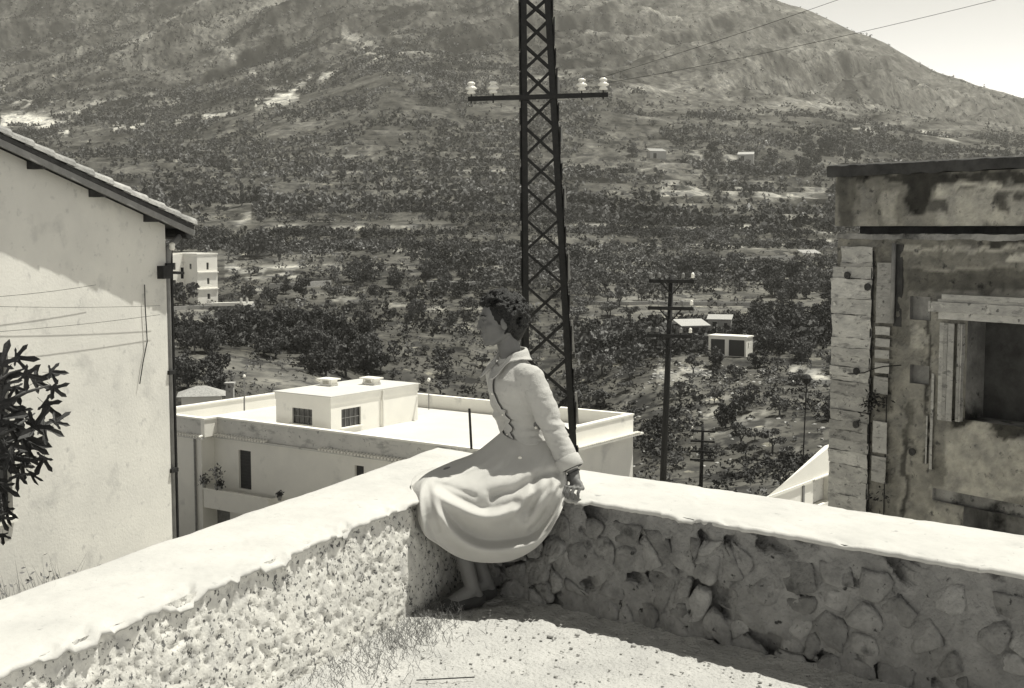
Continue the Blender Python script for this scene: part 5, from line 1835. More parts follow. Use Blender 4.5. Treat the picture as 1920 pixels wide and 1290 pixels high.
for (px, py, s, rot) in leafpts:
    if -30 < px < 90 and r_.random() < .14:
        continue
    for rep in range(1):
        o = bpy.data.objects.new('leaf', fl[r_.randrange(6)]); COL.objects.link(o); o.parent = fig
        D = 8.6 + r_.uniform(-.25, .25)
        w = W(px + r_.uniform(-10, 10), py + r_.uniform(-10, 10), D)
        base = _WL[fig.name]
        # leaf blade roughly faces the viewer, tilted; its tip points to rot (clockwise from up)
        a = math.radians(rot + r_.uniform(-40, 40))
        tip = Vector((math.sin(a), r_.uniform(-.45, .45), math.cos(a) - .25)).normalized()
        nrm = Vector((r_.uniform(-.5, .5), -1, r_.uniform(-.1, .8)))
        nrm = (nrm - tip * nrm.dot(tip)).normalized()
        xx = tip.cross(nrm)
        k = s * 1.35 / FPX * D * r_.uniform(.85, 1.15)
        Mx = Matrix(((xx.x * k, tip.x * k, nrm.x * k, 0), (xx.y * k, tip.y * k, nrm.y * k, 0), (xx.z * k, tip.z * k, nrm.z * k, 0), (0, 0, 0, 1)))
        q = Mx.to_quaternion()
        o.rotation_mode = 'QUATERNION'
        o.rotation_quaternion = q; o.scale = (k, k, k); o.location = w - base - (q @ Vector((0, k * .25, 0)))

# weeds behind the left wall and on the terrace
def weeds(name, pts, hmin, hmax, seed, label, lean=.25, lw=.006, grp=None):
    r_ = random.Random(seed); mb = MB()
    for (x, y, z) in pts:
        h = r_.uniform(hmin, hmax)
        d = Vector((r_.gauss(0, lean), r_.gauss(0, lean), 1)).normalized()
        bend = Vector((r_.gauss(0, .3), r_.gauss(0, .3), 0)) * h
        p0 = Vector((x, y, z)); p1 = p0 + d * h * .5; p2 = p0 + d * h + bend * .5
        s = d.orthogonal().normalized() * lw
        mb.add([p0 - s, p0 + s, p1 + s * .8, p1 - s * .8, p2], [(0, 1, 2, 3), (3, 2, 4)])
        if r_.random() < .6:
            for k in range(3):
                c = p1.lerp(p2, r_.random()); v = Vector((r_.gauss(0, 1), r_.gauss(0, 1), r_.gauss(0, .6))).normalized() * min(h * .10, .022)
                t_ = v.orthogonal().normalized() * lw * 1.3
                mb.add([c, c + v * .5 + t_, c + v, c + v * .5 - t_], [(0, 1, 2, 3)])
    o = mb.build(name, M['weed'], fix=False)
    return tag(o, kind='stuff')
pts = []
r_ = random.Random(31)
for i in range(420):
    s = r_.uniform(.6, 3.6)
    x, y = wall_pt('L', np.array(TL + .05 + abs(r_.gauss(0, .10))), np.array(s))
    dens = .25 + .75 * (1.6 < s)
    if r_.random() > dens:
        continue
    pts.append((float(x), float(y), -.3))
pts2 = []
for i in range(700):
    s = 2.85 + abs(r_.gauss(0, .6))
    x, y = wall_pt('L', np.array(TL + .06 + abs(r_.gauss(0, .06))), np.array(s))
    pts2.append((float(x), float(y), .0))
weeds('wall_foot_grass', pts2, .34, .56, 32, '', lean=.12, lw=.0035)
pts = []
for i in range(1500):
    a = .35 + abs(r_.gauss(.45, .40)); b = abs(r_.gauss(.02, .13))
    pts.append((CRN[0] + a * DL[0] + b * DR[0], CRN[1] + a * DL[1] + b * DR[1], 0))
weeds('terrace_grass', pts, .02, .085, 33, '', lean=.6, lw=.0014)
# crack along the wall foot and a straw on the ground
mb = MB(); mb.tube([W(870, 1236, 4.98 - .0) * 1 if False else (CRN[0] + 1.15 * DL[0] + .42 * DR[0], CRN[1] + 1.15 * DL[1] + .42 * DR[1], .012), (CRN[0] + .98 * DL[0] + .62 * DR[0], CRN[1] + .98 * DL[1] + .62 * DR[1], .014)], .0025, 5)
tag(mb.build('straw', M['iron']), 'thin dark straw lying on the sunlit terrace in front of the woman', 'straw')

# ================================================================ THE SEATED WOMAN
person = thing('person', 'dark-haired woman in pale jacket and full skirt sitting on the wall corner', 'person', (.10, 5.97, .53))


def remeshed(name, mb, voxel, iters, m, parent, post=None, sm=.5):
    me = bpy.data.meshes.new('tmp'); me.from_pydata([tuple(v) for v in mb.v], [], mb.f)
    b = bmesh.new(); b.from_mesh(me); bmesh.ops.recalc_face_normals(b, faces=b.faces); b.to_mesh(me); b.free()
    o = bpy.data.objects.new('tmp', me); COL.objects.link(o)
    r = o.modifiers.new('r', 'REMESH'); r.mode = 'VOXEL'; r.voxel_size = voxel; r.use_smooth_shade = True
    if iters:
        s = o.modifiers.new('s', 'SMOOTH'); s.factor = sm; s.iterations = iters
    bpy.context.view_layer.update()
    dg = bpy.context.evaluated_depsgraph_get()
    out = bpy.data.meshes.new_from_object(o.evaluated_get(dg))
    out.name = name
    bpy.data.objects.remove(o); bpy.data.meshes.remove(me)
    out.materials.clear(); out.materials.append(m)
    n = len(out.vertices)
    if post is not None:
        co = np.empty(n * 3, np.float32); out.vertices.foreach_get('co', co); co = co.reshape(-1, 3)
        no = np.array([tuple(v.normal) for v in out.vertices])
        out.vertices.foreach_set('co', post(co, no).astype(np.float32).ravel())
    out.polygons.foreach_set('use_smooth', [True] * len(out.polygons))
    out.update()
    return link(name, out, parent)


def capsule(mb, pts, rad, n=14):
    """round-ended tapering limb"""
    pts = [Vector(p) for p in pts]
    mb.tube(pts, rad, n)
    for p, r in zip(pts, rad):
        mb.ell(p, (r * .995,) * 3, sub=2)


def loft(mb, secs, S_dir, F_dir, n=32, ex=2.0):
    vs, fs = [], []
    for (cx, cy, cz, hw, hd) in secs:
        for k in range(n):
            a = 2 * math.pi * k / n
            c, s = math.cos(a), math.sin(a)
            q = Vector((cx, cy, cz)) + S_dir * hw * math.copysign(abs(c) ** (2 / ex), c) + F_dir * hd * math.copysign(abs(s) ** (2 / ex), s)
            vs.append(q)
    m = len(secs)
    for i in range(m - 1):
        for k in range(n):
            fs.append((i * n + k, i * n + (k + 1) % n, (i + 1) * n + (k + 1) % n, (i + 1) * n + k))
    fs.append(tuple(range(n - 1, -1, -1))); fs.append(tuple((m - 1) * n + k for k in range(n)))
    mb.add(vs, fs)


Sd = Vector((.5, -.866, 0)); Fd = Vector((-.866, -.5, 0))
NB = Vector((.0, 5.955, 1.13))
HC = Vector((-.062, 5.945, 1.292))              # head centre
hf = Vector((-.955, -.26, -.10)).normalized()   # the way the face looks
hs = hf.cross(Vector((0, 0, 1))).normalized() * -1   # her left
hu = hs.cross(hf) * -1
if hu.z < 0:
    hu = -hu
HR = Matrix((hf, hs, hu)).transposed()
def hp(x, y, z): return HC + HR @ Vector((x, y, z))
SL = NB + Sd * .150 + Vector((.012, 0, -.085)); SR = NB - Sd * .150 + Vector((0, 0, -.085))
EL = W(1034, 797, 5.79); WL_ = W(1076, 888, 5.72)
ER = Vector((-.04, 6.24, .82)); WR_ = Vector((.03, 6.27, .60))
HL = Vector((.148, 5.906, .625)); HRt = Vector((.05, 6.03, .625))
K1 = Vector((-.30, 5.75, .545)); K2 = Vector((-.29, 5.86, .572))
A1 = Vector((-.185, 5.70, .115)); A2 = Vector((-.13, 5.80, .12))
b = MB()
loft(b, [(.10, 5.97, .56, .15, .12), (.10, 5.97, .62, .175, .135), (.10, 5.97, .70, .16, .12), (.085, 5.965, .79, .115, .085), (.07, 5.96, .88, .13, .095),
         (.045, 5.955, .97, .145, .11), (.02, 5.955, 1.05, .15, .085), (.005, 5.955, 1.09, .10, .065), (0, 5.955, 1.12, .055, .05)], Sd, Fd)
capsule(b, [NB + Vector((.005, 0, -.03)), hp(-.025, 0, -.06)], [.056, .050])
for k, K, A, toe in ((HL, K1, A1, Vector((-.30, 5.63, .03))), (HRt, K2, A2, Vector((-.25, 5.73, .03)))):
    capsule(b, [k - Vector((0, 0, .03)), k.lerp(K, .5) - Vector((0, 0, .025)), K - Vector((0, 0, .004))], [.060, .050, .043])
    capsule(b, [K, K.lerp(A, .3) + Vector((.02, .01, 0)), K.lerp(A, .6), A], [.054, .054, .042, .034])
    heel = A + Vector((.03, .02, -.075))
    capsule(b, [A, heel], [.034, .030]); capsule(b, [A + Vector((0, 0, -.03)), A.lerp(toe, .6) + Vector((0, 0, -.015)), toe], [.036, .032, .024])
capsule(b, [SL, EL, WL_], [.050, .038, .027]); capsule(b, [SR, ER, WR_], [.050, .038, .027])
# near hand: palm on the wall top, fingers bent over the edge
dr3 = Vector((DR[0], DR[1], 0)); no3 = Vector((NRO[0], NRO[1], 0))
kn0 = Vector((.292, 5.662, .566))
palm = WL_.lerp(kn0, .75)
b.ell(WL_.lerp(kn0, .62), (.040, .030, .020), Matrix((dr3, (kn0 - WL_).normalized(), dr3.cross((kn0 - WL_).normalized()))).transposed(), 2)
capsule(b, [WL_, WL_.lerp(kn0, .5)], [.026, .024])
for i, (off, ln) in enumerate(((-.034, .92), (-.0115, 1.0), (.011, .96), (.033, .78))):
    k0 = kn0 + dr3 * off * .95 - no3 * (.004 if i in (1, 2) else 0)
    p1 = k0 - no3 * .038 * ln + Vector((0, 0, .004)) + dr3 * off * .15
    p2 = p1 - no3 * .016 * ln + Vector((0, 0, -.024 * ln))
    p3 = p2 + no3 * .004 + Vector((0, 0, -.022 * ln))
    capsule(b, [WL_.lerp(k0, .45), k0, p1, p2, p3], [.012, .0105, .0088, .0082, .0070], 10)
th0 = WL_.lerp(kn0, .35) - dr3 * .022
capsule(b, [th0, th0 - dr3 * .026 - no3 * .022 + Vector((0, 0, -.010)), th0 - dr3 * .034 - no3 * .050 + Vector((0, 0, -.018))], [.014, .011, .009], 10)
# far hand, flat on the wall top behind her
kf = WR_ + Vector((.06, .02, -.045))
capsule(b, [WR_, kf], [.026, .022])
for i in range(4):
    o_ = Vector((-.01, .022, 0)) * (i - 1.5)
    capsule(b, [WR_.lerp(kf, .6) + o_ * .6, kf + o_ * 1.1, kf + o_ * 1.3 + Vector((.035, .0, -.004)), kf + o_ * 1.35 + Vector((.062, .0, -.012))], [.012, .0105, .009, .0075], 8)
# head
b.ell(hp(-.018, 0, .030), (.098, .074, .088), HR, 3)
b.ell(hp(.026, 0, -.020), (.062, .060, .082), HR, 3)
b.ell(hp(.050, 0, -.078), (.036, .038, .026), HR, 2)
capsule(b, [hp(-.02, .052, -.045), hp(.045, .022, -.088)], [.020, .020]); capsule(b, [hp(-.02, -.052, -.045), hp(.045, -.022, -.088)], [.020, .020])
b.ell(hp(.066, 0, -.094), (.018, .020, .016), HR, 2)
capsule(b, [hp(.084, 0, .022), hp(.097, 0, -.016)], [.008, .0115], 10)
b.ell(hp(.094, .010, -.022), (.010, .008, .008), HR, 2); b.ell(hp(.094, -.010, -.022), (.010, .008, .008), HR, 2)
b.ell(hp(.074, 0, .034), (.017, .050, .012), HR, 2)
b.ell(hp(.082, 0, -.050), (.012, .024, .0075), HR, 2); b.ell(hp(.080, 0, -.062), (.012, .021, .0085), HR, 2)
for s_ in (-1, 1):
    b.ell(hp(.056, s_ * .036, -.014), (.026, .024, .024), HR, 2)
    b.ell(hp(.070, s_ * .030, .012), (.014, .017, .011), HR, 2)
    b.ell(hp(-.006, s_ * .076, -.006), (.019, .009, .031), HR, 2)
body = remeshed('body', b, .0042, 2, M['skin'], person)
for s_ in (-1, 1):
    mb = MB(); mb.ell(hp(.0765, s_ * .030, .012), (.009, .0125, .0075), HR, 2); mb.build('eye', M['eye'], person, smooth=True)
    mb = MB(); mb.tube([hp(.086, s_ * .012, .034), hp(.085, s_ * .030, .041), hp(.070, s_ * .048, .036)], [.003, .0042, .002], 6); mb.build('eyebrow', M['hair'], person)
mb = MB(); mb.ell(hp(.0885, 0, -.051), (.0075, .020, .0045), HR, 2); mb.ell(hp(.0865, 0, -.0605), (.0078, .017, .0055), HR, 2); mb.build('lips', M['skin_dark'], person, smooth=True)

# hair: short dark curls, longer at the nape
b = MB(); r_ = random.Random(12)
b.ell(hp(-.030, 0, .038), (.100, .084, .092), HR, 3)
b.ell(hp(-.070, 0, -.035), (.050, .068, .070), HR, 3)
cnt = 0
while cnt < 330:
    v = Vector((r_.gauss(0, 1), r_.gauss(0, 1), r_.gauss(0, 1))).normalized()
    x, y, z = v
    # keep the face free
    if x > .45 and z < .55:
        continue
    if x > .1 and z < .05 and abs(y) > .3:
        continue
    if z < -.78:
        continue
    R_ = 1.0 + (.10 if z > .35 and x > -.1 else 0) + r_.uniform(-.05, .10)
    c = Vector((-.030 + x * .106 * R_, y * .088 * R_, .032 + z * (.098 if z > 0 else .115) * R_))
    n_ = Vector((x, y, z))
    t_ = n_.orthogonal().normalized(); t_.rotate(Matrix.Rotation(r_.uniform(0, 6.28), 3, n_))
    w_ = n_.cross(t_)
    R2 = r_.uniform(.010, .017); a0 = r_.uniform(0, 6.28)
    pts = []
    for k in range(7):
        a = a0 + k / 6 * 4.6
        pts.append(hp(*(c + t_ * math.cos(a) * R2 + w_ * math.sin(a) * R2 * .8 + n_ * (k * .0022 - .006))))
    b.tube(pts, [.0062, .0078, .0080, .0080, .0075, .006, .0035], 6)
    cnt += 1
hair = remeshed('hair', b, .0036, 1, M['hair'], person)
hair['label'] = 'short tousled curls of black hair, longer at the nape'
# loose strands so the outline is not hard
mb = MB()
for i in range(240):
    v = Vector((r_.gauss(-.35, 1), r_.gauss(0, 1), r_.gauss(.4, .9))).normalized()
    if v.x > .35 and v.z < .6 or v.z < -.5:
        continue
    c = Vector((-.030 + v.x * .112, v.y * .092, .034 + v.z * .108)); L = r_.uniform(.008, .018)
    d = (v + Vector((r_.gauss(0, .6), r_.gauss(0, .6), r_.gauss(0, .6)))).normalized()
    mb.tube([hp(*c), hp(*(c + d * L * .5)), hp(*(c + d * L * .9 + Vector((0, 0, -.006))))], [.0012, .0010, .0005], 3)
tag(mb.build('loose_hair', M['hair'], person, fix=False), kind='stuff')

# jacket
b = MB()
loft(b, [(.092, 5.967, .665, .11, .09), (.092, 5.967, .700, .13, .105), (.092, 5.967, .722, .150, .122), (.092, 5.967, .730, .152, .124), (.080, 5.965, .775, .128, .104), (.072, 5.962, .81, .117, .094), (.062, 5.960, .86, .128, .104), (.046, 5.955, .92, .146, .124),
         (.030, 5.951, .975, .156, .132), (.020, 5.951, 1.02, .158, .118), (.012, 5.953, 1.055, .146, .094), (.006, 5.955, 1.085, .112, .076), (.003, 5.955, 1.108, .082, .064), (.002, 5.955, 1.125, .062, .056)], Sd, Fd, 44, 2.15)
capsule(b, [SL + Vector((-.035, .035, .012)), SL, SL.lerp(EL, .4), EL, EL.lerp(WL_, .78)], [.052, .060, .062, .056, .049], 20)
capsule(b, [SR, SR.lerp(ER, .5), ER, ER.lerp(WR_, .8)], [.055, .056, .052, .046], 18)
def wrinkle(co, no):
    n1 = fbm(co * np.array([26, 26, 60]), 3, 300) - .5
    wst = np.exp(-((co[:, 2] - .83) / .07) ** 2)
    n2 = fbm(co * np.array([9, 9, 42]) + 3, 2, 301) - .5
    arm = sstep(.085, .16, co[:, 0]) * sstep(5.95, 5.85, co[:, 1])
    n3 = fbm(co * np.array([14, 14, 30]) + 9, 2, 303) - .5
    d = n1 * .005 + n2 * .020 * wst + n3 * .011 * arm
    return co + no * d[:, None]
jacket = remeshed('jacket', b, .0055, 4, M['jacket'], person, wrinkle)
me = jacket.data
bvh = BVHTree.FromPolygons([v.co.copy() for v in me.vertices], [tuple(p.vertices) for p in me.polygons])
camo = Vector((0, 0, EYE))
def onj(px, py, off=.006, fb=5.90, tree=None):
    d = (W(px, py, 5.9) - camo).normalized()
    h = (tree or bvh).ray_cast(camo, d)
    if h[0] is None or h[0].y > fb + .12:
        return W(px, py, fb)
    return h[0] - d * off
def patch(name, polypx, off, th, m, parent, fb=5.90, cuts=3):
    """cloth piece laid on the jacket: outline in photo points, real thickness"""
    b2 = bmesh.new()
    vs = [b2.verts.new((x, y, 0)) for x, y in polypx]
    f = b2.faces.new(vs)
    bmesh.ops.triangulate(b2, faces=[f])
    for _ in range(cuts):
        bmesh.ops.subdivide_edges(b2, edges=[e for e in b2.edges if e.calc_length() > 6], cuts=1)
        bmesh.ops.triangulate(b2, faces=b2.faces[:])
    fr, bk = [], []
    idx = {}
    for i, v in enumerate(b2.verts):
        idx[v] = i
        o_ = off(v.co.x, v.co.y) if callable(off) else off
        p = onj(v.co.x, v.co.y, o_, fb)
        fr.append(p); bk.append(p + (p - camo).normalized() * th)
    n = len(fr)
    fs = [tuple(idx[v] for v in f.verts) for f in b2.faces] + [tuple(n + idx[v] for v in reversed(f.verts)) for f in b2.faces]
    for e in b2.edges:
        if len(e.link_faces) == 1:
            a, c = idx[e.verts[0]], idx[e.verts[1]]
            fs.append((a, c, n + c, n + a))
    b2.free()
    mb = MB(); mb.add(fr + bk, fs)
    return mb.build(name, m, parent, smooth=False)
# front edge with its scalloped fastening, and the collar: sheets laid on the jacket
def jc(z):
    """axis of the torso at height z"""
    zs_ = [.742, .81, .92, 1.02, 1.125]
    return Vector((float(np.interp(z, zs_, [.090, .072, .046, .020, .002])), float(np.interp(z, zs_, [5.967, 5.962, 5.955, 5.951, 5.955])), z))
def around(z, deg, off):
    a = math.radians(deg)
    d = Fd * math.cos(a) + Sd * math.sin(a)
    c = jc(z)
    h = bvh.ray_cast(c + d * .35, -d)
    # stay on the torso: never further out than its own girth
    r = (h[0] - c).length if h[0] is not None else .12
    r = min(r, .155)
    return c + d * (r + off)
def scal(z):
    t = (z - .730) / (1.035 - .730)
    if t < .52:
        ph = t / .52 * 3.5
        f = ph - math.floor(ph)
        return 4 + 17 * (1 - abs(2 * f - 1)) ** .7
    return 3 - 5 * (t - .52)
zz_ = np.linspace(.730, 1.035, 62)
V = []
for z in zz_:
    e1 = scal(z)
    V.append([tuple(around(z, q, .0075 if j else .001)) for j, q in enumerate(np.linspace(-24, e1, 10))])
fp = grid_mesh('front_panel', np.array(V), M['jacket'], jacket)
md = fp.modifiers.new('thickness', 'SOLIDIFY'); md.thickness = .004; md.offset = 0
mb = MB(); mb.tube([around(z, scal(z) + .8, .0085) for z in zz_[::2]], .0019, 5); mb.build('seam', M['seam'], jacket)
for z in (.765, .86, .96):
    q = around(z, -4, .010); mb = MB(); mb.ell(q, (.006, .006, .006), sub=2); mb.build('button', M['white_wall'], jacket, smooth=True)
for sgn in (1, -1):
    V = []
    for k, ph in enumerate(np.linspace(4, 178, 44)):
        a = math.radians(ph)
        d = Fd * math.cos(a) + Sd * sgn * math.sin(a)
        zi = .006 + .030 * (1 - math.cos(a)) / 2 - .055 * max(0, math.cos(a)) ** 3
        inner = NB + Vector((.002, 0, 0)) + d * (.058 + .010 * max(0, math.cos(a))) + Vector((0, 0, zi))
        pt = math.exp(-((ph - 20) / 17) ** 2)
        ro = .092 + .060 * pt
        zo = -.018 - .080 * pt
        outer = NB + d * ro + Vector((0, 0, zo))
        row = []
        for t in np.linspace(0, 1, 9):
            p = inner.lerp(outer, t) + Vector((0, 0, .016 * math.sin(math.pi * min(1, t * 1.4)) if t < .72 else 0))
            loc, nor, _, _ = bvh.find_nearest(p)
            sd_ = (p - loc).dot(nor)
            lift = .008 + .010 * t * (1 - pt * .4)
            if sd_ < lift:
                p = p + nor * (lift - sd_)
            row.append(tuple(p))
        V.append(row)
    co_ = grid_mesh('collar', np.array(V), M['jacket'], jacket)
    md = co_.modifiers.new('thickness', 'SOLIDIFY'); md.thickness = .005; md.offset = 0
    co_['label'] = 'near half of the pointed collar' if sgn > 0 else 'far half of the collar catching the sun'
# turned-back cuff
c0, c1 = EL.lerp(WL_, .66), EL.lerp(WL_, .90)
mb = MB(); ax_ = (c1 - c0).normalized()
mb.tube([c0, c0 + ax_ * .004, c0.lerp(c1, .5), c1 - ax_ * .003, c1], [.052, .058, .0595, .0605, .056], 24)
mb.build('cuff', M['jacket'], jacket, smooth=True)
mb = MB(); mb.tube([c1 - ax_ * .001, c1 + ax_ * .002], [.053, .052], 20); mb.build('cuff_lining', M['seam'], jacket)
c2 = ER.lerp(WR_, .7); c3 = ER.lerp(WR_, .88)
mb = MB(); mb.tube([c2, c3], [.052, .055], 18); mb.build('cuff', M['jacket'], jacket, smooth=True)
q = onj(1005, 802, .004); mb = MB(); mb.ell(q, (.0075, .006, .0075), sub=2); mb.build('button', M['white_wall'], jacket, smooth=True)
# bracelet on the wrist
br = WL_.lerp(EL, .02); axb = (WL_ - EL).normalized(); u_ = axb.orthogonal().normalized(); v_ = axb.cross(u_)
mb = MB(); mb.tube([br + (u_ * math.cos(a) + v_ * math.sin(a)) * .030 for a in [k * 2 * math.pi / 18 for k in range(19)]], .0035, 6, caps=False); mb.build('bracelet', M['bracelet'], person, smooth=True)

# skirt
cols_px = [
    [(934, 836, 5.89), (892, 853, 5.90), (842, 877, 5.86), (800, 898, 5.76), (787, 925, 5.64), (786, 960, 5.585), (791, 992, 5.58)],
    [(944, 842, 5.86), (915, 864, 5.80), (868, 888, 5.76), (824, 911, 5.68), (808, 945, 5.615), (810, 985, 5.60), (824, 1022, 5.605)],
    [(956, 846, 5.84), (940, 874, 5.75), (905, 903, 5.70), (872, 934, 5.645), (856, 970, 5.645), (855, 1010, 5.655), (864, 1045, 5.665)],
    [(974, 848, 5.83), (968, 884, 5.73), (948, 920, 5.66), (925, 955, 5.645), (912, 988, 5.655), (908, 1022, 5.665), (912, 1053, 5.68)],
    [(996, 846, 5.82), (998, 888, 5.71), (990, 928, 5.65), (976, 962, 5.65), (967, 993, 5.66), (964, 1020, 5.67), (964, 1047, 5.68)],
    [(1016, 840, 5.83), (1026, 882, 5.71), (1028, 917, 5.66), (1022, 948, 5.65), (1017, 972, 5.655), (1013, 993, 5.66), (1014, 1013, 5.665)],
    [(1032, 830, 5.86), (1046, 862, 5.75), (1055, 887, 5.69), (1058, 903, 5.67), (1058, 920, 5.655), (1056, 936, 5.645), (1052, 954, 5.64)],
]
cols_px = [[(c[0][0] * .8 + 988 * .2, c[0][1] - 22, c[0][2] + .03)] + c[1:] for c in cols_px]
net = [[tuple(W(*q)) for q in c] for c in cols_px]
net += [
    [(.19, 5.90, .77), (.230, 5.86, .70), (.245, 5.82, .64), (.252, 5.79, .59), (.254, 5.77, .562), (.252, 5.75, .550), (.248, 5.735, .545)],
    [(.18, 6.02, .76), (.235, 6.0, .68), (.26, 5.98, .61), (.272, 5.97, .575), (.280, 5.96, .556), (.285, 5.95, .548), (.29, 5.95, .543)],
    [(.10, 6.10, .76), (.14, 6.16, .66), (.16, 6.22, .58), (.17, 6.26, .56), (.18, 6.30, .55), (.18, 6.32, .545), (.18, 6.33, .541)],
    [(.01, 6.07, .765), (-.05, 6.11, .68), (-.10, 6.13, .615), (-.14, 6.15, .575), (-.16, 6.17, .556), (-.18, 6.19, .547), (-.2, 6.20, .541)],
    [(-.04, 5.98, .775), (-.16, 6.0, .672), (-.26, 6.0, .630), (-.36, 5.97, .588), (-.41, 5.94, .565), (-.44, 5.90, .552), (-.455, 5.88, .543)],
]
net = np.array(net)                      # (12, 7, 3)
def cr_interp(A, t, closed):
    n = A.shape[0]
    i = np.floor(t).astype(int); f = (t - i)[:, None, None]
    g = (lambda k: A[k % n]) if closed else (lambda k: A[np.clip(k, 0, n - 1)])
    p0, p1, p2, p3 = g(i - 1), g(i), g(i + 1), g(i + 2)
    return .5 * ((2 * p1) + (-p0 + p2) * f + (2 * p0 - 5 * p1 + 4 * p2 - p3) * f ** 2 + (-p0 + 3 * p1 - 3 * p2 + p3) * f ** 3)
C_ = cr_interp(net, np.arange(0, 12, 1 / 20), True)                    # (240, 7, 3)
R_ = cr_interp(C_.transpose(1, 0, 2), np.linspace(0, 5.999, 110), False)   # (110, 240, 3)
SX, SY = px_of(R_[..., 0], R_[..., 1], R_[..., 2])
front = np.zeros(R_.shape[:2]); ci = np.arange(240) / 20.0
fr_w = sstep(11.6, 12, ci) + (1 - sstep(6.0, 6.6, ci)); front += np.clip(fr_w, 0, 1)[None, :]
def fold(pts, amp, wid, tail, taper=40):
    """a swag ridge: cloth steps out along the curve (its upper face catches the sun) and falls back below"""
    pts = np.array(pts, float)
    best = np.full(SX.shape, 1e9); sg = np.zeros(SX.shape); along = np.zeros(SX.shape)
    L = 0; tot = np.sum(np.linalg.norm(np.diff(pts, axis=0), axis=1))
    for a, c in zip(pts[:-1], pts[1:]):
        d = c - a; l = np.linalg.norm(d)
        t = np.clip(((SX - a[0]) * d[0] + (SY - a[1]) * d[1]) / l ** 2, 0, 1)
        qx, qy = a[0] + d[0] * t, a[1] + d[1] * t
        dist = np.hypot(SX - qx, SY - qy)
        s = np.sign(d[0] * (SY - a[1]) - d[1] * (SX - a[0]))
        m = dist < best
        best = np.where(m, dist, best); sg = np.where(m, s, sg); along = np.where(m, L + t * l, along)
        L += l
    sd = best * sg
    g = sstep(-wid, wid, sd) * np.where(sd > wid, np.exp(-(np.maximum(sd - wid, 0) / tail) ** 2), 1)
    env = sstep(0, taper, along) * (1 - sstep(tot - taper, tot, along))
    endk = np.exp(-(np.maximum(best - tail * 2.5, 0) / tail) ** 2)
    return g * env * amp * endk
def smooth_poly(p, k=6):
    A = np.array(p, float)[:, None, :]
    t = np.linspace(0, len(p) - 1.001, (len(p) - 1) * k)
    return cr_interp(A, t, False)[:, 0, :]
D1 = fold(smooth_poly([(800, 905), (850, 935), (893, 955), (925, 958), (968, 946), (990, 936)]), .065, 8, 24, 34)
D2 = fold(smooth_poly([(815, 925), (836, 965), (868, 1000), (905, 1018), (950, 1018), (1000, 1006), (1036, 972), (1066, 925)]), .075, 8, 26, 46)
D3 = fold(smooth_poly([(960, 935), (1000, 915), (1030, 893), (1048, 885)]), .028, 10, 16, 20)
D4 = fold(smooth_poly([(955, 985), (990, 960), (1020, 925), (1040, 900)]), .022, 12, 16, 24)
D5 = fold(smooth_poly([(850, 905), (905, 900), (960, 880), (1010, 860)]), .016, 14, 22, 40)
disp = (D1 + D2 + D3 + D4 + D5) * front
# a deep crease running from the hip to the lap
def crease(pts, amp, wid):
    pts = smooth_poly(pts); best = np.full(SX.shape, 1e9)
    for a, c in zip(pts[:-1], pts[1:]):
        d = c - a; t = np.clip(((SX - a[0]) * d[0] + (SY - a[1]) * d[1]) / (d @ d), 0, 1)
        best = np.minimum(best, np.hypot(SX - a[0] - d[0] * t, SY - a[1] - d[1] * t))
    return np.exp(-(best / wid) ** 2) * amp
disp -= crease([(925, 930), (975, 915), (1015, 893), (1045, 888)], .030, 10) * front
disp -= crease([(960, 975), (1000, 935), (1035, 900)], .018, 9) * front
disp += (fbm(P3(SX / 38, SY / 26), 3, 310) - .5) * .012 * front * np.linspace(0, 1, 110)[:, None]
# soft gathers fanning down from the waist and short creases under the hand and at the knee
fan = np.sin(ci * 2 * math.pi * 1.35 + 2.2 * (fbm(P3(ci[None, :] * 1.5, np.linspace(0, 2, 110)[:, None]), 2, 311) - .5))
disp += fan * .0055 * sstep(.08, .3, np.linspace(0, 1, 110))[:, None] * (1 - sstep(.45, .8, np.linspace(0, 1, 110)))[:, None] * front
for cpts, am, wd in (([(1040, 905), (1005, 940), (985, 975)], .010, 5), ([(1048, 915), (1020, 965), (995, 992)], .010, 5), ([(805, 915), (812, 950), (822, 990)], .008, 6),
                     ([(815, 905), (850, 915), (890, 930)], .008, 5), ([(1035, 850), (1015, 880), (1000, 915)], .009, 6), ([(960, 850), (945, 890), (915, 920)], .008, 7)):
    disp -= crease(cpts, am, wd) * front
disp *= sstep(0, .14, np.linspace(0, 1, 110))[:, None]
R_[..., 1] -= disp
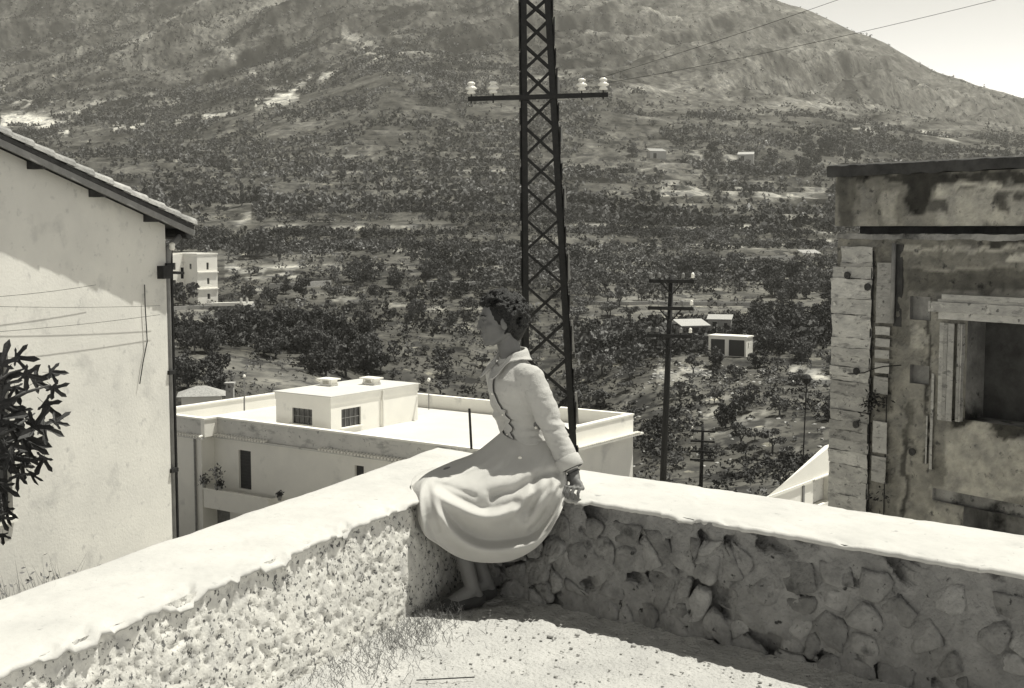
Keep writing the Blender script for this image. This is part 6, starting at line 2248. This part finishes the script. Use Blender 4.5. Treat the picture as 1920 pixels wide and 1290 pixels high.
R_[..., 2] += disp * .10
# gathers on the draped part
gath = np.sin(ci * 9)[None, :] * .003 * np.linspace(0, 1, 110)[:, None] * (1 - front)
R_[..., 2] += gath
# hem turn-under
hemr = R_[-1:].copy(); cen = np.array([.0, 5.9, .5]); hemr[..., 1] += .012; hemr[..., 2] -= .002
hem2 = R_[-1:].copy(); hem2[..., 1] += .012; hem2[..., 2] += .03
full = np.concatenate([R_, hemr, hem2], 0)
skirt = grid_mesh('skirt', full, M['skirt'], person, closed=True, smooth=True)
mod = skirt.modifiers.new('thickness', 'SOLIDIFY'); mod.thickness = .003; mod.offset = 0
q = W(975, 858, 5.0)
sb = BVHTree.FromPolygons([v.co.copy() for v in skirt.data.vertices], [tuple(p.vertices) for p in skirt.data.polygons])
q = onj(975, 858, .006, 5.75, sb)
mb = MB(); mb.ell(q, (.010, .006, .007), sub=2); mb.build('skirt_button', M['porcelain'], person, smooth=True)
# shoes
for A, toe, nm in ((A1, Vector((-.30, 5.63, .03)), 'shoe'), (A2, Vector((-.25, 5.73, .03)), 'shoe')):
    b = MB()
    heel = A + Vector((.03, .02, -.078))
    capsule(b, [heel, heel.lerp(toe, .5) + Vector((0, 0, .004)), toe + Vector((0, 0, .0))], [.036, .040, .032])
    remeshed('shoe', b, .005, 2, M['shoe'], person)

# ---------------------------------------------------------------- air
mb = MB(); mb.box(-2950, 2950, -80, 3080, float(ZZ.min()) - 1, float(ZZ.max()) + 5)
hz = mb.build('haze', bpy.data.materials.new('haze_air'))
hm = hz.data.materials[0]; hm.use_nodes = True
hn, hl_ = hm.node_tree.nodes, hm.node_tree.links
hn.clear()
ho = hn.new('ShaderNodeOutputMaterial'); hv = hn.new('ShaderNodeVolumePrincipled')
hv.inputs['Color'].default_value = (.95, .93, .86, 1); hv.inputs['Density'].default_value = .00012; hv.inputs['Anisotropy'].default_value = .2
hl_.new(hv.outputs[0], ho.inputs['Volume'])
tag(hz, kind='stuff')
print('trees', n_trees, 'objects', len(bpy.data.objects))
